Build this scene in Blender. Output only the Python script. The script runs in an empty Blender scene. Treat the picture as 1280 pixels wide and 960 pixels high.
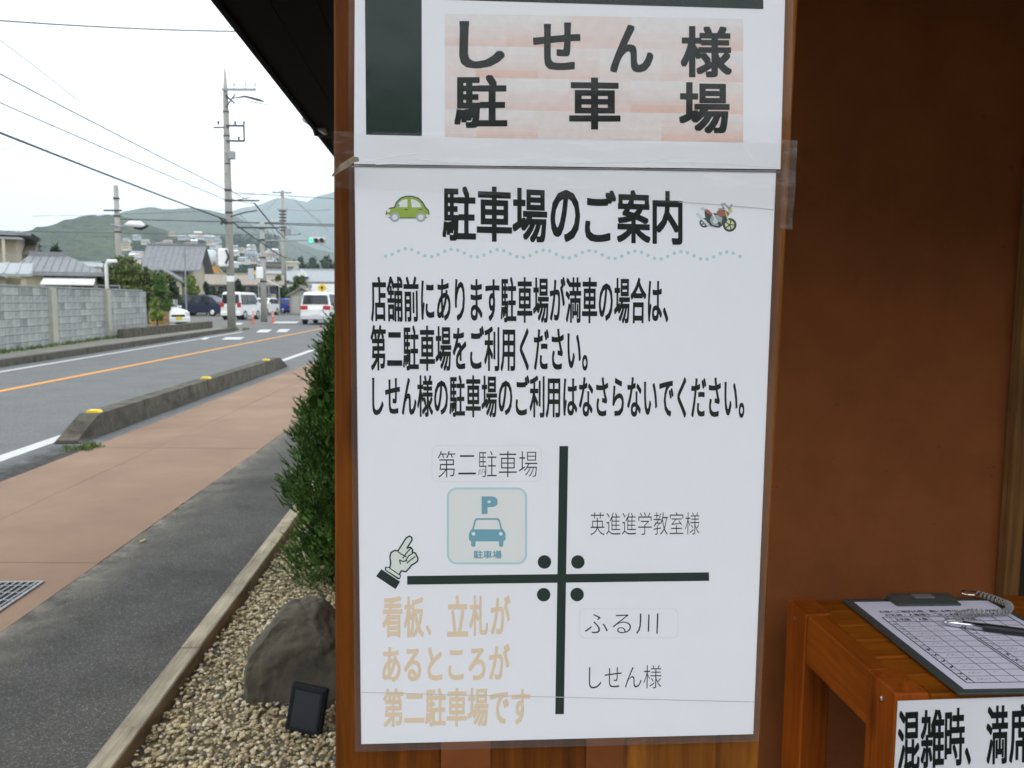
import bpy, bmesh, math, random
import numpy as np
from mathutils import Vector, Matrix, noise
random.seed(7); rng = np.random.default_rng(7)
PI = math.pi; R_ = math.radians
sc = bpy.context.scene
C = sc.collection

# ------------------------------------------------------------------ camera
FPX, CAMH = 1035.0, 1.42
cd = bpy.data.cameras.new('camera'); cd.lens = FPX/1280*36; cd.sensor_width = 36
cd.clip_start = 0.02; cd.clip_end = 20000
cam = bpy.data.objects.new('camera', cd); C.objects.link(cam)
RM = Matrix.Rotation(R_(90-5.75), 3, 'X') @ Matrix.Rotation(R_(0.39), 3, 'Z')
cam.matrix_world = Matrix.Translation((0, 0, CAMH)) @ RM.to_4x4()
cd.dof.use_dof = True; cd.dof.focus_distance = 0.62; cd.dof.aperture_fstop = 24
sc.camera = cam

# ------------------------------------------------------------------ world, sun, exposure
w = bpy.data.worlds.new('World'); sc.world = w; w.use_nodes = True
nt = w.node_tree; nt.nodes.clear()
SUN_EL, SUN_AZ = 52, 205          # high behind the left shoulder, hidden by cloud
out = nt.nodes.new('ShaderNodeOutputWorld'); bg = nt.nodes.new('ShaderNodeBackground'); bg.inputs['Strength'].default_value = 0.1
sky = nt.nodes.new('ShaderNodeTexSky'); sky.sky_type = 'NISHITA'; sky.sun_disc = False
sky.sun_elevation = R_(SUN_EL); sky.sun_rotation = R_(SUN_AZ)
hs = nt.nodes.new('ShaderNodeHueSaturation'); hs.inputs['Saturation'].default_value = 0.45
tc = nt.nodes.new('ShaderNodeTexCoord'); nz = nt.nodes.new('ShaderNodeTexNoise'); nz.inputs['Scale'].default_value = 3.0; nz.inputs['Detail'].default_value = 6
cr = nt.nodes.new('ShaderNodeValToRGB'); cr.color_ramp.elements[0].color = (16.0, 16.8, 17.6, 1); cr.color_ramp.elements[1].color = (20.0, 20.3, 20.6, 1)
cr.color_ramp.elements[0].position = .3; cr.color_ramp.elements[1].position = .7
mx = nt.nodes.new('ShaderNodeMix'); mx.data_type = 'RGBA'; mx.inputs[0].default_value = 0.85
nt.links.new(tc.outputs['Generated'], nz.inputs['Vector']); nt.links.new(nz.outputs['Fac'], cr.inputs['Fac'])
nt.links.new(sky.outputs[0], hs.inputs['Color']); nt.links.new(hs.outputs[0], mx.inputs[6]); nt.links.new(cr.outputs[0], mx.inputs[7])
nt.links.new(mx.outputs[2], bg.inputs['Color']); nt.links.new(bg.outputs[0], out.inputs['Surface'])
sl = bpy.data.lights.new('sun', 'SUN'); sl.energy = 0.7; sl.angle = R_(35); sl.color = (1, .97, .92)
so = bpy.data.objects.new('sun', sl); C.objects.link(so)
az = R_(SUN_AZ); el = R_(SUN_EL)
sd = Vector((math.sin(az)*math.cos(el), math.cos(az)*math.cos(el), math.sin(el)))
so.rotation_euler = sd.to_track_quat('Z', 'Y').to_euler()
sc.view_settings.view_transform = 'Standard'; sc.view_settings.look = 'None'
sc.view_settings.exposure = 0.16; sc.view_settings.gamma = 1.0
sc.render.engine = 'CYCLES'
sc.cycles.use_denoising = True; sc.cycles.max_bounces = 8; sc.cycles.transparent_max_bounces = 24
sc.cycles.diffuse_bounces = 4; sc.cycles.volume_bounces = 1; sc.cycles.sample_clamp_indirect = 6

# ------------------------------------------------------------------ measuring helpers (photo pixel -> point at a known distance)
def ray(px, py): return RM @ Vector(((px-640)/FPX, (480-py)/FPX, -1.0))
def G(px, py, z=0.0):
    d = ray(px, py); t = (z-CAMH)/d.z; return Vector((d.x*t, d.y*t, z))
def D(px, py, Y):
    d = ray(px, py); t = Y/d.y; return Vector((d.x*t, Y, CAMH+d.z*t))

# ------------------------------------------------------------------ object helpers
def tag(o, label=None, cat=None, group=None, kind=None):
    if label: o['label'] = label
    if cat: o['category'] = cat
    if group: o['group'] = group
    if kind: o['kind'] = kind
    return o
def empty(name, loc=(0,0,0), rz=0, label=None, cat=None, group=None):
    o = bpy.data.objects.new(name, None); C.objects.link(o); o.location = loc; o.rotation_euler = (0,0,rz)
    o.empty_display_size = .1
    return tag(o, label, cat, group)
def copy_tree(o, parent=None):
    c = o.copy(); C.objects.link(c)
    if parent: c.parent = parent
    for ch in list(o.children): copy_tree(ch, c)
    return c

class MB:
    """collects geometry for one mesh"""
    def __init__(s): s.v = []; s.f = []; s.m = []
    def add(s, vs, fs, mi=0):
        n = len(s.v); s.v += [tuple(v) for v in vs]; s.f += [tuple(n+i for i in f) for f in fs]; s.m += [mi]*len(fs)
        return s
    def box(s, x0, x1, y0, y1, z0, z1, mi=0, M=None):
        vs = [Vector((x, y, z)) for z in (z0, z1) for y in (y0, y1) for x in (x0, x1)]
        if M: vs = [M @ v for v in vs]
        return s.add(vs, [(0,2,3,1),(4,5,7,6),(0,1,5,4),(2,6,7,3),(0,4,6,2),(1,3,7,5)], mi)
    def bbox(s, x0, x1, y0, y1, z0, z1, b=.003, mi=0, M=None, seg=1):
        bm = bmesh.new(); bmesh.ops.create_cube(bm, size=1)
        for v in bm.verts:
            v.co = Vector(((x0+x1)/2+v.co.x*(x1-x0), (y0+y1)/2+v.co.y*(y1-y0), (z0+z1)/2+v.co.z*(z1-z0)))
        bmesh.ops.bevel(bm, geom=bm.edges[:], offset=b, segments=seg, affect='EDGES', profile=.5)
        return s.bm(bm, mi, M)
    def bm(s, bm, mi=0, M=None):
        bm.verts.index_update(); vs = [(M @ v.co if M else v.co.copy()) for v in bm.verts]
        s.add(vs, [[v.index for v in f.verts] for f in bm.faces], mi); bm.free(); return s
    def tube(s, pts, r, n=8, mi=0, cap=True):
        pts = [Vector(p) for p in pts]; rs = r if isinstance(r, (list, tuple)) else [r]*len(pts)
        vs = []; prev = None
        for i, p in enumerate(pts):
            t = (pts[min(i+1, len(pts)-1)]-pts[max(i-1, 0)]).normalized()
            if prev is None: a = t.orthogonal().normalized()
            else: a = (prev - t*prev.dot(t)).normalized()
            prev = a; b = t.cross(a)
            for k in range(n):
                q = 2*PI*k/n; vs.append(p+(a*math.cos(q)+b*math.sin(q))*rs[i])
        fs = [(i*n+k, i*n+(k+1)%n, (i+1)*n+(k+1)%n, (i+1)*n+k) for i in range(len(pts)-1) for k in range(n)]
        if cap: fs += [tuple(range(n))[::-1], tuple((len(pts)-1)*n+k for k in range(n))]
        return s.add(vs, fs, mi)
    def prism(s, pts, h0, h1, axis='y', mi=0, M=None):
        """polygon in the plane across `axis`, extruded along it from h0 to h1"""
        n = len(pts)
        def mk(a, b, h): return {'y': (a, h, b), 'x': (h, a, b), 'z': (a, b, h)}[axis]
        vs = [Vector(mk(a, b, h0)) for a, b in pts]+[Vector(mk(a, b, h1)) for a, b in pts]
        if M: vs = [M @ v for v in vs]
        fs = [tuple(range(n)), tuple(range(2*n-1, n-1, -1))]+[(i, n+i, n+(i+1)%n, (i+1)%n) for i in range(n)]
        return s.add(vs, fs, mi)
    def build(s, name, mats, parent=None, smooth=False, fixn=True, loc=None):
        me = bpy.data.meshes.new(name); me.from_pydata(s.v, [], s.f)
        if not isinstance(mats, (list, tuple)): mats = [mats]
        for m in mats: me.materials.append(m)
        if len(mats) > 1: me.polygons.foreach_set('material_index', s.m)
        if fixn:
            bm = bmesh.new(); bm.from_mesh(me); bmesh.ops.recalc_face_normals(bm, faces=bm.faces); bm.to_mesh(me); bm.free()
        if smooth: me.shade_smooth()
        o = bpy.data.objects.new(name, me); C.objects.link(o)
        if parent: o.parent = parent
        if loc is not None: o.location = loc
        return o

# ------------------------------------------------------------------ materials
MATS = {}
def mat(name, col, rough=.7, metal=0, spec=.5, noise_amt=0, noise_scale=5, bump=0, bump_scale=20, col2=None, emit=None, coat=0, stretch=None, detail=6, island=0, coord='Object', bump_dist=.01, sheen=None, trans=0):
    if name in MATS: return MATS[name]
    m = bpy.data.materials.new(name); m.use_nodes = True; n = m.node_tree; N = n.nodes; L = n.links
    p = N['Principled BSDF']; p.inputs['Base Color'].default_value = (*col, 1); p.inputs['Roughness'].default_value = rough
    p.inputs['Metallic'].default_value = metal; p.inputs['Specular IOR Level'].default_value = spec; p.inputs['Coat Weight'].default_value = coat
    if emit: p.inputs['Emission Color'].default_value = (*emit[:3], 1); p.inputs['Emission Strength'].default_value = emit[3]
    t = N.new('ShaderNodeTexCoord'); vec = t.outputs[coord]
    if stretch:
        mp = N.new('ShaderNodeMapping'); mp.inputs['Scale'].default_value = stretch; L.new(vec, mp.inputs[0]); vec = mp.outputs[0]
    cur = None
    if noise_amt or col2:
        nz = N.new('ShaderNodeTexNoise'); nz.inputs['Scale'].default_value = noise_scale; nz.inputs['Detail'].default_value = detail; nz.inputs['Roughness'].default_value = .65
        L.new(vec, nz.inputs['Vector'])
        mr = N.new('ShaderNodeMapRange'); mr.inputs[1].default_value = .32; mr.inputs[2].default_value = .68; L.new(nz.outputs['Fac'], mr.inputs[0])
        c2 = col2 or tuple(c*(1-noise_amt) for c in col)
        mx = N.new('ShaderNodeMix'); mx.data_type = 'RGBA'; mx.inputs[6].default_value = (*col, 1); mx.inputs[7].default_value = (*c2, 1)
        L.new(mr.outputs[0], mx.inputs[0]); cur = mx.outputs[2]
    if island:
        ge = N.new('ShaderNodeNewGeometry'); mr2 = N.new('ShaderNodeMapRange'); mr2.inputs[3].default_value = 1-island; mr2.inputs[4].default_value = 1+island
        L.new(ge.outputs['Random Per Island'], mr2.inputs[0])
        mm = N.new('ShaderNodeVectorMath'); mm.operation = 'SCALE'; L.new(mr2.outputs[0], mm.inputs['Scale'])
        if cur: L.new(cur, mm.inputs[0])
        else: mm.inputs[0].default_value = col
        cur = mm.outputs[0]
    if cur: L.new(cur, p.inputs['Base Color'])
    if bump:
        nb = N.new('ShaderNodeTexNoise'); nb.inputs['Scale'].default_value = bump_scale; nb.inputs['Detail'].default_value = 5; L.new(vec, nb.inputs['Vector'])
        bp = N.new('ShaderNodeBump'); bp.inputs['Strength'].default_value = bump; bp.inputs['Distance'].default_value = bump_dist
        L.new(nb.outputs['Fac'], bp.inputs['Height']); L.new(bp.outputs[0], p.inputs['Normal'])
    MATS[name] = m; return m

def wood(name, c1, c2, axis='z', rough=.45, scale=1.0, coat=.15, knots=True):
    """streaked grain running along `axis` with a few dark knots"""
    if name in MATS: return MATS[name]
    m = bpy.data.materials.new(name); m.use_nodes = True; n = m.node_tree; N = n.nodes; L = n.links
    p = N['Principled BSDF']; p.inputs['Roughness'].default_value = rough; p.inputs['Coat Weight'].default_value = coat; p.inputs['Coat Roughness'].default_value = .3; p.inputs['Specular IOR Level'].default_value = .12
    t = N.new('ShaderNodeTexCoord'); mp = N.new('ShaderNodeMapping'); L.new(t.outputs['Object'], mp.inputs[0])
    oi = N.new('ShaderNodeObjectInfo'); L.new(oi.outputs['Random'], mp.inputs['Location'])
    k = {'x': (1.2, 26, 26), 'y': (26, 1.2, 26), 'z': (26, 26, 1.2)}[axis]; mp.inputs['Scale'].default_value = tuple(v*scale for v in k)
    nz = N.new('ShaderNodeTexNoise'); nz.inputs['Scale'].default_value = 3; nz.inputs['Detail'].default_value = 8; nz.inputs['Roughness'].default_value = .7; nz.inputs['Distortion'].default_value = .6
    L.new(mp.outputs[0], nz.inputs['Vector'])
    mr = N.new('ShaderNodeMapRange'); mr.inputs[1].default_value = .33; mr.inputs[2].default_value = .67; L.new(nz.outputs['Fac'], mr.inputs[0])
    mx = N.new('ShaderNodeMix'); mx.data_type = 'RGBA'; mx.inputs[6].default_value = (*[v*1.05 for v in c1], 1); mx.inputs[7].default_value = (*[v*.92 for v in c2], 1); L.new(mr.outputs[0], mx.inputs[0])
    cur = mx.outputs[2]
    # broad tone drift + worn flecks
    n2 = N.new('ShaderNodeTexNoise'); n2.inputs['Scale'].default_value = 5*scale; n2.inputs['Detail'].default_value = 4; L.new(t.outputs['Object'], n2.inputs['Vector'])
    r2 = N.new('ShaderNodeMapRange'); r2.inputs[1].default_value = .3; r2.inputs[2].default_value = .7; r2.inputs[3].default_value = .65; r2.inputs[4].default_value = 1.2; L.new(n2.outputs['Fac'], r2.inputs[0])
    vm = N.new('ShaderNodeVectorMath'); vm.operation = 'SCALE'; L.new(cur, vm.inputs[0]); L.new(r2.outputs[0], vm.inputs['Scale']); cur = vm.outputs[0]
    if knots:
        m3 = N.new('ShaderNodeMapping'); k3 = {'x': (5, 16, 16), 'y': (16, 5, 16), 'z': (16, 16, 5)}[axis]; m3.inputs['Scale'].default_value = k3
        L.new(t.outputs['Object'], m3.inputs[0])
        vo = N.new('ShaderNodeTexVoronoi'); vo.inputs['Scale'].default_value = 1.0*scale; L.new(m3.outputs[0], vo.inputs['Vector'])
        r3 = N.new('ShaderNodeMapRange'); r3.inputs[1].default_value = .05; r3.inputs[2].default_value = .2; r3.inputs[3].default_value = .75; r3.inputs[4].default_value = 0; L.new(vo.outputs['Distance'], r3.inputs[0])
        mk = N.new('ShaderNodeMix'); mk.data_type = 'RGBA'; L.new(r3.outputs[0], mk.inputs[0]); L.new(cur, mk.inputs[6]); mk.inputs[7].default_value = (*[c*.3 for c in c2], 1); cur = mk.outputs[2]
    L.new(cur, p.inputs['Base Color'])
    bp = N.new('ShaderNodeBump'); bp.inputs['Strength'].default_value = .25; bp.inputs['Distance'].default_value = .0012; L.new(nz.outputs['Fac'], bp.inputs['Height']); L.new(bp.outputs[0], p.inputs['Normal'])
    MATS[name] = m; return m

def film(name, tint=(1,1,1), veil=0.03, rough=.06, bump=.1, bscale=14, bdist=.002, stretch=None):
    """clear plastic: see-through, with a fresnel gloss and a faint milky veil"""
    m = bpy.data.materials.new(name); m.use_nodes = True; n = m.node_tree; N = n.nodes; L = n.links; N.clear()
    o = N.new('ShaderNodeOutputMaterial'); tr = N.new('ShaderNodeBsdfTransparent'); tr.inputs[0].default_value = (*tint, 1)
    gl = N.new('ShaderNodeBsdfGlossy'); gl.inputs['Roughness'].default_value = rough
    di = N.new('ShaderNodeBsdfDiffuse'); di.inputs[0].default_value = (.8, .8, .8, 1)
    fr = N.new('ShaderNodeFresnel'); fr.inputs[0].default_value = 1.37
    t = N.new('ShaderNodeTexCoord'); nz = N.new('ShaderNodeTexNoise'); nz.inputs['Scale'].default_value = bscale; nz.inputs['Detail'].default_value = 3
    v = t.outputs['Object']
    if stretch: mp = N.new('ShaderNodeMapping'); mp.inputs['Scale'].default_value = stretch; L.new(v, mp.inputs[0]); v = mp.outputs[0]
    L.new(v, nz.inputs['Vector'])
    bp = N.new('ShaderNodeBump'); bp.inputs['Strength'].default_value = bump; bp.inputs['Distance'].default_value = bdist; L.new(nz.outputs['Fac'], bp.inputs['Height'])
    L.new(bp.outputs[0], gl.inputs['Normal']); L.new(bp.outputs[0], fr.inputs['Normal'])
    m1 = N.new('ShaderNodeMixShader'); m1.inputs[0].default_value = veil; L.new(tr.outputs[0], m1.inputs[1]); L.new(di.outputs[0], m1.inputs[2])
    m2 = N.new('ShaderNodeMixShader'); L.new(fr.outputs[0], m2.inputs[0]); L.new(m1.outputs[0], m2.inputs[1]); L.new(gl.outputs[0], m2.inputs[2])
    L.new(m2.outputs[0], o.inputs['Surface']); return m

def asphalt(name, c1, c2, sc_=180, patch=.35, pw_=4):
    m = bpy.data.materials.new(name); m.use_nodes = True; n = m.node_tree; N = n.nodes; L = n.links
    p = N['Principled BSDF']; p.inputs['Roughness'].default_value = .85; p.inputs['Specular IOR Level'].default_value = .35
    t = N.new('ShaderNodeTexCoord')
    vo = N.new('ShaderNodeTexVoronoi'); vo.inputs['Scale'].default_value = sc_; L.new(t.outputs['Object'], vo.inputs['Vector'])
    nz = N.new('ShaderNodeTexNoise'); nz.inputs['Scale'].default_value = sc_*.4; nz.inputs['Detail'].default_value = 5; L.new(t.outputs['Object'], nz.inputs['Vector'])
    n2 = N.new('ShaderNodeTexNoise'); n2.inputs['Scale'].default_value = 1.3; n2.inputs['Detail'].default_value = 7; n2.inputs['Roughness'].default_value = .6; L.new(t.outputs['Object'], n2.inputs['Vector'])
    mx = N.new('ShaderNodeMix'); mx.data_type = 'RGBA'; mx.inputs[6].default_value = (*c1, 1); mx.inputs[7].default_value = (*c2, 1)
    sp = N.new('ShaderNodeSeparateColor'); L.new(vo.outputs['Color'], sp.inputs[0])
    pw = N.new('ShaderNodeMath'); pw.operation = 'POWER'; pw.inputs[1].default_value = pw_; L.new(sp.outputs[0], pw.inputs[0])
    ad = N.new('ShaderNodeMath'); ad.operation = 'MULTIPLY_ADD'; L.new(nz.outputs['Fac'], ad.inputs[0]); ad.inputs[1].default_value = .5; L.new(pw.outputs[0], ad.inputs[2])
    L.new(ad.outputs[0], mx.inputs[0])
    r = N.new('ShaderNodeMapRange'); r.inputs[1].default_value = .3; r.inputs[2].default_value = .7; r.inputs[3].default_value = 1-patch; r.inputs[4].default_value = 1+patch; L.new(n2.outputs['Fac'], r.inputs[0])
    vm = N.new('ShaderNodeVectorMath'); vm.operation = 'SCALE'; L.new(mx.outputs[2], vm.inputs[0]); L.new(r.outputs[0], vm.inputs['Scale']); L.new(vm.outputs[0], p.inputs['Base Color'])
    bp = N.new('ShaderNodeBump'); bp.inputs['Strength'].default_value = .6; bp.inputs['Distance'].default_value = .004; L.new(vo.outputs['Distance'], bp.inputs['Height']); L.new(bp.outputs[0], p.inputs['Normal'])
    return m

M_ROAD = asphalt('road_asphalt', (.105,.11,.112), (.17,.175,.175), 60, .12)
M_PATH = asphalt('footpath_asphalt', (.019,.019,.018), (.17,.165,.15), 240, .5, 9)
M_LOT = asphalt('lot_asphalt', (.12,.122,.12), (.19,.19,.18), 60, .15)
M_SLAB = mat('brown_paving', (.285,.19,.125), .85, col2=(.205,.125,.083), noise_scale=.8, detail=9, bump=.3, bump_scale=220, bump_dist=.002, coord='Object')
M_CONC = mat('concrete', (.42,.39,.33), .9, noise_amt=.3, noise_scale=9, bump=.35, bump_scale=60)
M_CONCD = mat('stained_concrete', (.12,.11,.09), .95, col2=(.06,.055,.045), noise_scale=7, bump=.5, bump_scale=50)
M_WHITE = mat('white_road_paint', (.62,.63,.62), .8, noise_amt=.25, noise_scale=14)
M_ORANGE = mat('orange_road_paint', (.72,.33,.06), .8, noise_amt=.2, noise_scale=12)
M_GROUND = mat('town_earth', (.20,.20,.15), 1, col2=(.12,.15,.07), noise_scale=.15)
M_STEEL = mat('galvanised_steel', (.33,.35,.36), .5, metal=.6, noise_amt=.3, noise_scale=30)
M_DSTEEL = mat('dark_steel', (.06,.065,.07), .6, metal=.3)
M_BLACK = mat('black_plastic', (.012,.013,.016), .5)
M_RUBBER = mat('rubber', (.02,.02,.02), .85)
M_WPAINT = mat('white_paint', (.78,.79,.8), .3, coat=.5)
M_GLASS = mat('car_glass', (.02,.025,.03), .08, spec=.6)
M_RED = mat('red_lens', (.45,.02,.02), .3)
M_CHROME = mat('chrome', (.75,.76,.78), .2, metal=1)
M_WIRE = mat('cable_rubber', (.035,.04,.045), .7)
M_POLEC = mat('pole_concrete', (.40,.39,.36), .85, noise_amt=.25, noise_scale=4, stretch=(1,1,.3))

# ------------------------------------------------------------------ ground and road
def Xw(y): return -4.04-.068*y
def Xo(y): return -7.1-.055*y
def Xk(y): return -8.83-.094*y
def Xbr(y): return -2.0-.05*y
def Xbl(y): return -3.64-.047*y
def Xpl(y): return -1.07-.067*y
def strip(fa, fb, y0, y1, z, n=40):
    mb = MB(); ys = np.linspace(y0, y1, n)
    vs = []
    for y in ys: vs += [(fa(y), y, z), (fb(y), y, z)]
    mb.add(vs, [(2*i, 2*i+1, 2*i+3, 2*i+2) for i in range(n-1)]); return mb
g = MB().add([(-9000,-3000,-.012),(9000,-3000,-.012),(9000,9000,-.012),(-9000,9000,-.012)], [(0,1,2,3)]).build('ground', M_GROUND); tag(g, kind='structure')
o = strip(lambda y: Xk(y), lambda y: Xbl(y)-.0, -12, 46, -.006).build('road', M_ROAD); tag(o, kind='structure')
o = MB().add([(-70,40.5,-.009),(-6,40.5,-.009),(-8,46,-.009),(-22,260,-.009),(-34,260,-.009),(-27,92,-.009),(-70,92,-.009)], [(0,1,2,3,4,5,6)]).build('parking_area', M_LOT); tag(o, kind='structure')
o = MB().add([(-6.9,45.9,-.004),(-14,45.9,-.004),(-27.5,240,-.004),(-20,240,-.004)], [(0,1,2,3)]).build('road', M_ROAD); tag(o, kind='structure')
o = strip(Xbr, Xpl, -12, 30, .0).build('footpath', M_PATH); tag(o, kind='structure')
# pale dust washed along the edge of the footpath beside the paving, and a dirty gutter strip by the road
def dust(nm, fa, fb, y0, y1, z, col, dens, k=60):
    me = bpy.data.meshes.new(nm); ys = np.linspace(y0, y1, k); vs = []
    for y in ys: vs += [(fa(y), y, z), ((fa(y)*.55+fb(y)*.45), y, z), (fb(y), y, z)]
    me.from_pydata(vs, [], [f for i in range(k-1) for f in ((3*i,3*i+1,3*i+4,3*i+3),(3*i+1,3*i+2,3*i+5,3*i+4))])
    at_ = me.color_attributes.new('spread', 'FLOAT_COLOR', 'POINT')
    for i in range(k):
        for q, v in enumerate((1, .45, 0)): at_.data[3*i+q].color = (v, v, v, 1)
    m = bpy.data.materials.new(nm); m.use_nodes = True; n = m.node_tree; N = n.nodes; L = n.links; p = N['Principled BSDF']; p.inputs['Base Color'].default_value = (*col, 1); p.inputs['Roughness'].default_value = .95
    a = N.new('ShaderNodeAttribute'); a.attribute_name = 'spread'; t = N.new('ShaderNodeTexCoord'); nz = N.new('ShaderNodeTexNoise'); nz.inputs['Scale'].default_value = 5; nz.inputs['Detail'].default_value = 12; nz.inputs['Roughness'].default_value = .75; L.new(t.outputs['Object'], nz.inputs['Vector'])
    mr = N.new('ShaderNodeMapRange'); mr.inputs[1].default_value = .35; mr.inputs[2].default_value = .75; L.new(nz.outputs['Fac'], mr.inputs[0])
    mu = N.new('ShaderNodeMath'); mu.operation = 'MULTIPLY'; L.new(a.outputs['Fac'], mu.inputs[0]); L.new(mr.outputs[0], mu.inputs[1]); m2 = N.new('ShaderNodeMath'); m2.operation = 'MULTIPLY'; m2.use_clamp = True; L.new(mu.outputs[0], m2.inputs[0]); m2.inputs[1].default_value = dens
    L.new(m2.outputs[0], p.inputs['Alpha']); me.materials.append(m); o = bpy.data.objects.new(nm, me); C.objects.link(o); tag(o, kind='structure')
dust('footpath_edge', lambda y: Xbr(y)-.004, lambda y: Xbr(y)+.30, 1.2, 16, .004, (.26,.24,.20), 1.5)
dust('gutter_dirt', lambda y: Xbl(y)+.004, lambda y: Xw(y)+.12, 3, 7.9, .0005, (.045,.043,.038), 2.6)
# painted lines
rp = empty('road_markings'); tag(rp, kind='structure')
strip(lambda y: Xw(y)-.08, lambda y: Xw(y)+.08, -8, 9.0, -.002).build('edge_line', M_WHITE, rp)
strip(lambda y: Xw(y)-.08, lambda y: Xw(y)+.08, 16.8, 40, -.002).build('edge_line', M_WHITE, rp)
strip(lambda y: Xo(y)-.075, lambda y: Xo(y)+.075, -8, 42, -.002).build('centre_line', M_ORANGE, rp)
strip(lambda y: Xk(y)+.45, lambda y: Xk(y)+.58, -8, 36, -.002).build('edge_line', M_WHITE, rp)
def dash(pts):
    q = [G(*p) for p in pts]
    MB().add([(v.x, v.y, .002) for v in q], [(0,1,2,3)]).build('crossing_bar', M_WHITE, rp)
for (x0, x1, y0, y1, sh) in [(251,263,421.5,424.5,5),(277,306,421.5,424.5,6),(320,340,412,415.5,5),(345,363,411.5,415,5),(196,240,405.2,407.5,6),(285,305,403.5,406,5),(340,374,402,404,4)]:
    dash([(x0, y1), (x1-sh, y1), (x1, y0), (x0+sh, y0)])
# brown paving laid in long slabs, joints open between them
sub = strip(lambda y: Xbl(y), lambda y: Xbr(y), -12, 42, -.003).build('pavement', mat('joint_sand', (.15,.10,.07), .95, noise_amt=.3, noise_scale=6)); tag(sub, kind='structure')
ye = [-6+1.72*i for i in range(29)]
def Xsm(y): return Xbl(y)+.62
for i in range(len(ye)-1):
    a, b = ye[i]+.002, ye[i+1]-.002
    for fa, fb in ((Xbl, Xsm), (Xsm, Xbr)):
        mb = MB(); z1 = .006+random.uniform(-.001, .001)
        e_ = -.006 if fb is Xbr else .002; vs = [(fa(a)+.002,a),(fb(a)-e_,a),(fb(b)-e_,b),(fa(b)+.002,b)]
        mb.prism(vs, -.002, z1, 'z'); mb.build('paving_slab', M_SLAB, sub)
# steel drain grating in the paving
gr = empty('drain_grate', (-2.62, 3.68, .009), R_(3.5), 'rectangular steel drain grating set in the brown pavement', 'drain grate')
f = MB(); f.box(-.3,.3,-.31,-.295,-.004,.006); f.box(-.3,.3,.295,.31,-.004,.006); f.box(-.315,-.3,-.31,.31,-.004,.006); f.box(.3,.315,-.31,.31,-.004,.006); f.build('grate_frame', M_STEEL, gr)
MB().box(-.3,.3,-.295,.295,-.004,-.001).build('drain_well', M_BLACK, gr)
bar = None
for i in range(18):
    x = -.285+i*.0335
    if bar is None: bar = MB().box(-.004,.004,-.294,.294,0,.006).build('grate_bar', M_STEEL, gr, loc=(x,0,0)); b0 = bar
    else: b = b0.copy(); C.objects.link(b); b.location = (x,0,0)
bar = None
for i in range(6):
    y = -.25+i*.1
    if bar is None: bar = MB().box(-.298,.298,-.003,.003,.001,.0052).build('cross_bar', M_STEEL, gr, loc=(0,y,0))
    else: b = bar.copy(); C.objects.link(b); b.location = (0,y,0)
# raised kerb barrier between road and pavement
ba = empty('kerb_barrier', (-4.35, 8.0, 0), R_(3.3), 'long raised concrete kerb with yellow reflectors between road and brown pavement', 'kerb')
M_KB = mat('mossy_concrete', (.125,.115,.09), .95, col2=(.04,.036,.026), noise_scale=5, bump=.6, bump_scale=40)
BH, BW = .225, .13
def kseg(a, b, za, zb):
    mb = MB(); pr = [(-BW,0),(-BW+.03,1),(BW-.03,1),(BW,0)]
    vs = [(x, a, h*za) for x, h in pr]+[(x, b, h*zb) for x, h in pr]
    return mb.add(vs, [(0,1,2,3),(7,6,5,4),(0,4,5,1),(1,5,6,2),(2,6,7,3),(3,7,4,0)])
kseg(0, .5, .03, BH).build('kerb_nose', M_KB, ba)
y = .505
while y < 8.3:
    kseg(y, y+1.2, BH, BH).build('kerb_block', M_KB, ba); y += 1.21
kseg(y, y+.6, BH, .03).build('kerb_nose', M_KB, ba)
M_YEL = mat('yellow_reflector', (.85,.62,.02), .5)
for yy in (.62, 4.4, 8.2):
    mb = MB(); mb.prism([(-.07,0),(-.05,.025),(.05,.025),(.07,0)], yy-.05, yy+.05, 'y', M=Matrix.Translation((0,0,BH))); mb.build('reflector', M_YEL, ba)

# planter edging
pe = empty('planter_edging', (Xpl(2.0)+.04, 2.0, 0), R_(3.9), 'low weathered grey timber edging along the pebble bed', 'edging'); M_TIMB = wood('weathered_timber', (.46,.41,.31), (.27,.235,.17), 'y', .9, .8, 0, False)
y = -1.9; k = 0
while y < 7:
    MB().bbox(-.041+random.uniform(-.002,.002), .035, y, y+.594, -.05, .072+random.uniform(-.004,.004), b=.004).build('edging_timber', M_TIMB, pe); y += .6

# far kerb, verge
fk = empty('far_kerb'); tag(fk, kind='structure')
y = 8
while y < 36.5:
    mb = MB(); vs = [(Xk(y),y),(Xk(y)-.18,y),(Xk(y+.99)-.18,y+.99),(Xk(y+.99),y+.99)]
    mb.prism(vs, -.01, .15, 'z'); mb.build('kerb_stone', M_CONCD if int(y)%3 else M_KB, fk); y += 1.0
def Xwall(y): return -12.09-.141*(y-19.5)
M_VERGE = mat('verge_concrete', (.24,.23,.2), .95, noise_amt=.35, noise_scale=2)
o = strip(lambda y: Xk(y)-.17, lambda y: Xwall(y)-.3, 0, 36.8, .13).build('verge', M_VERGE); tag(o, kind='structure')

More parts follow.
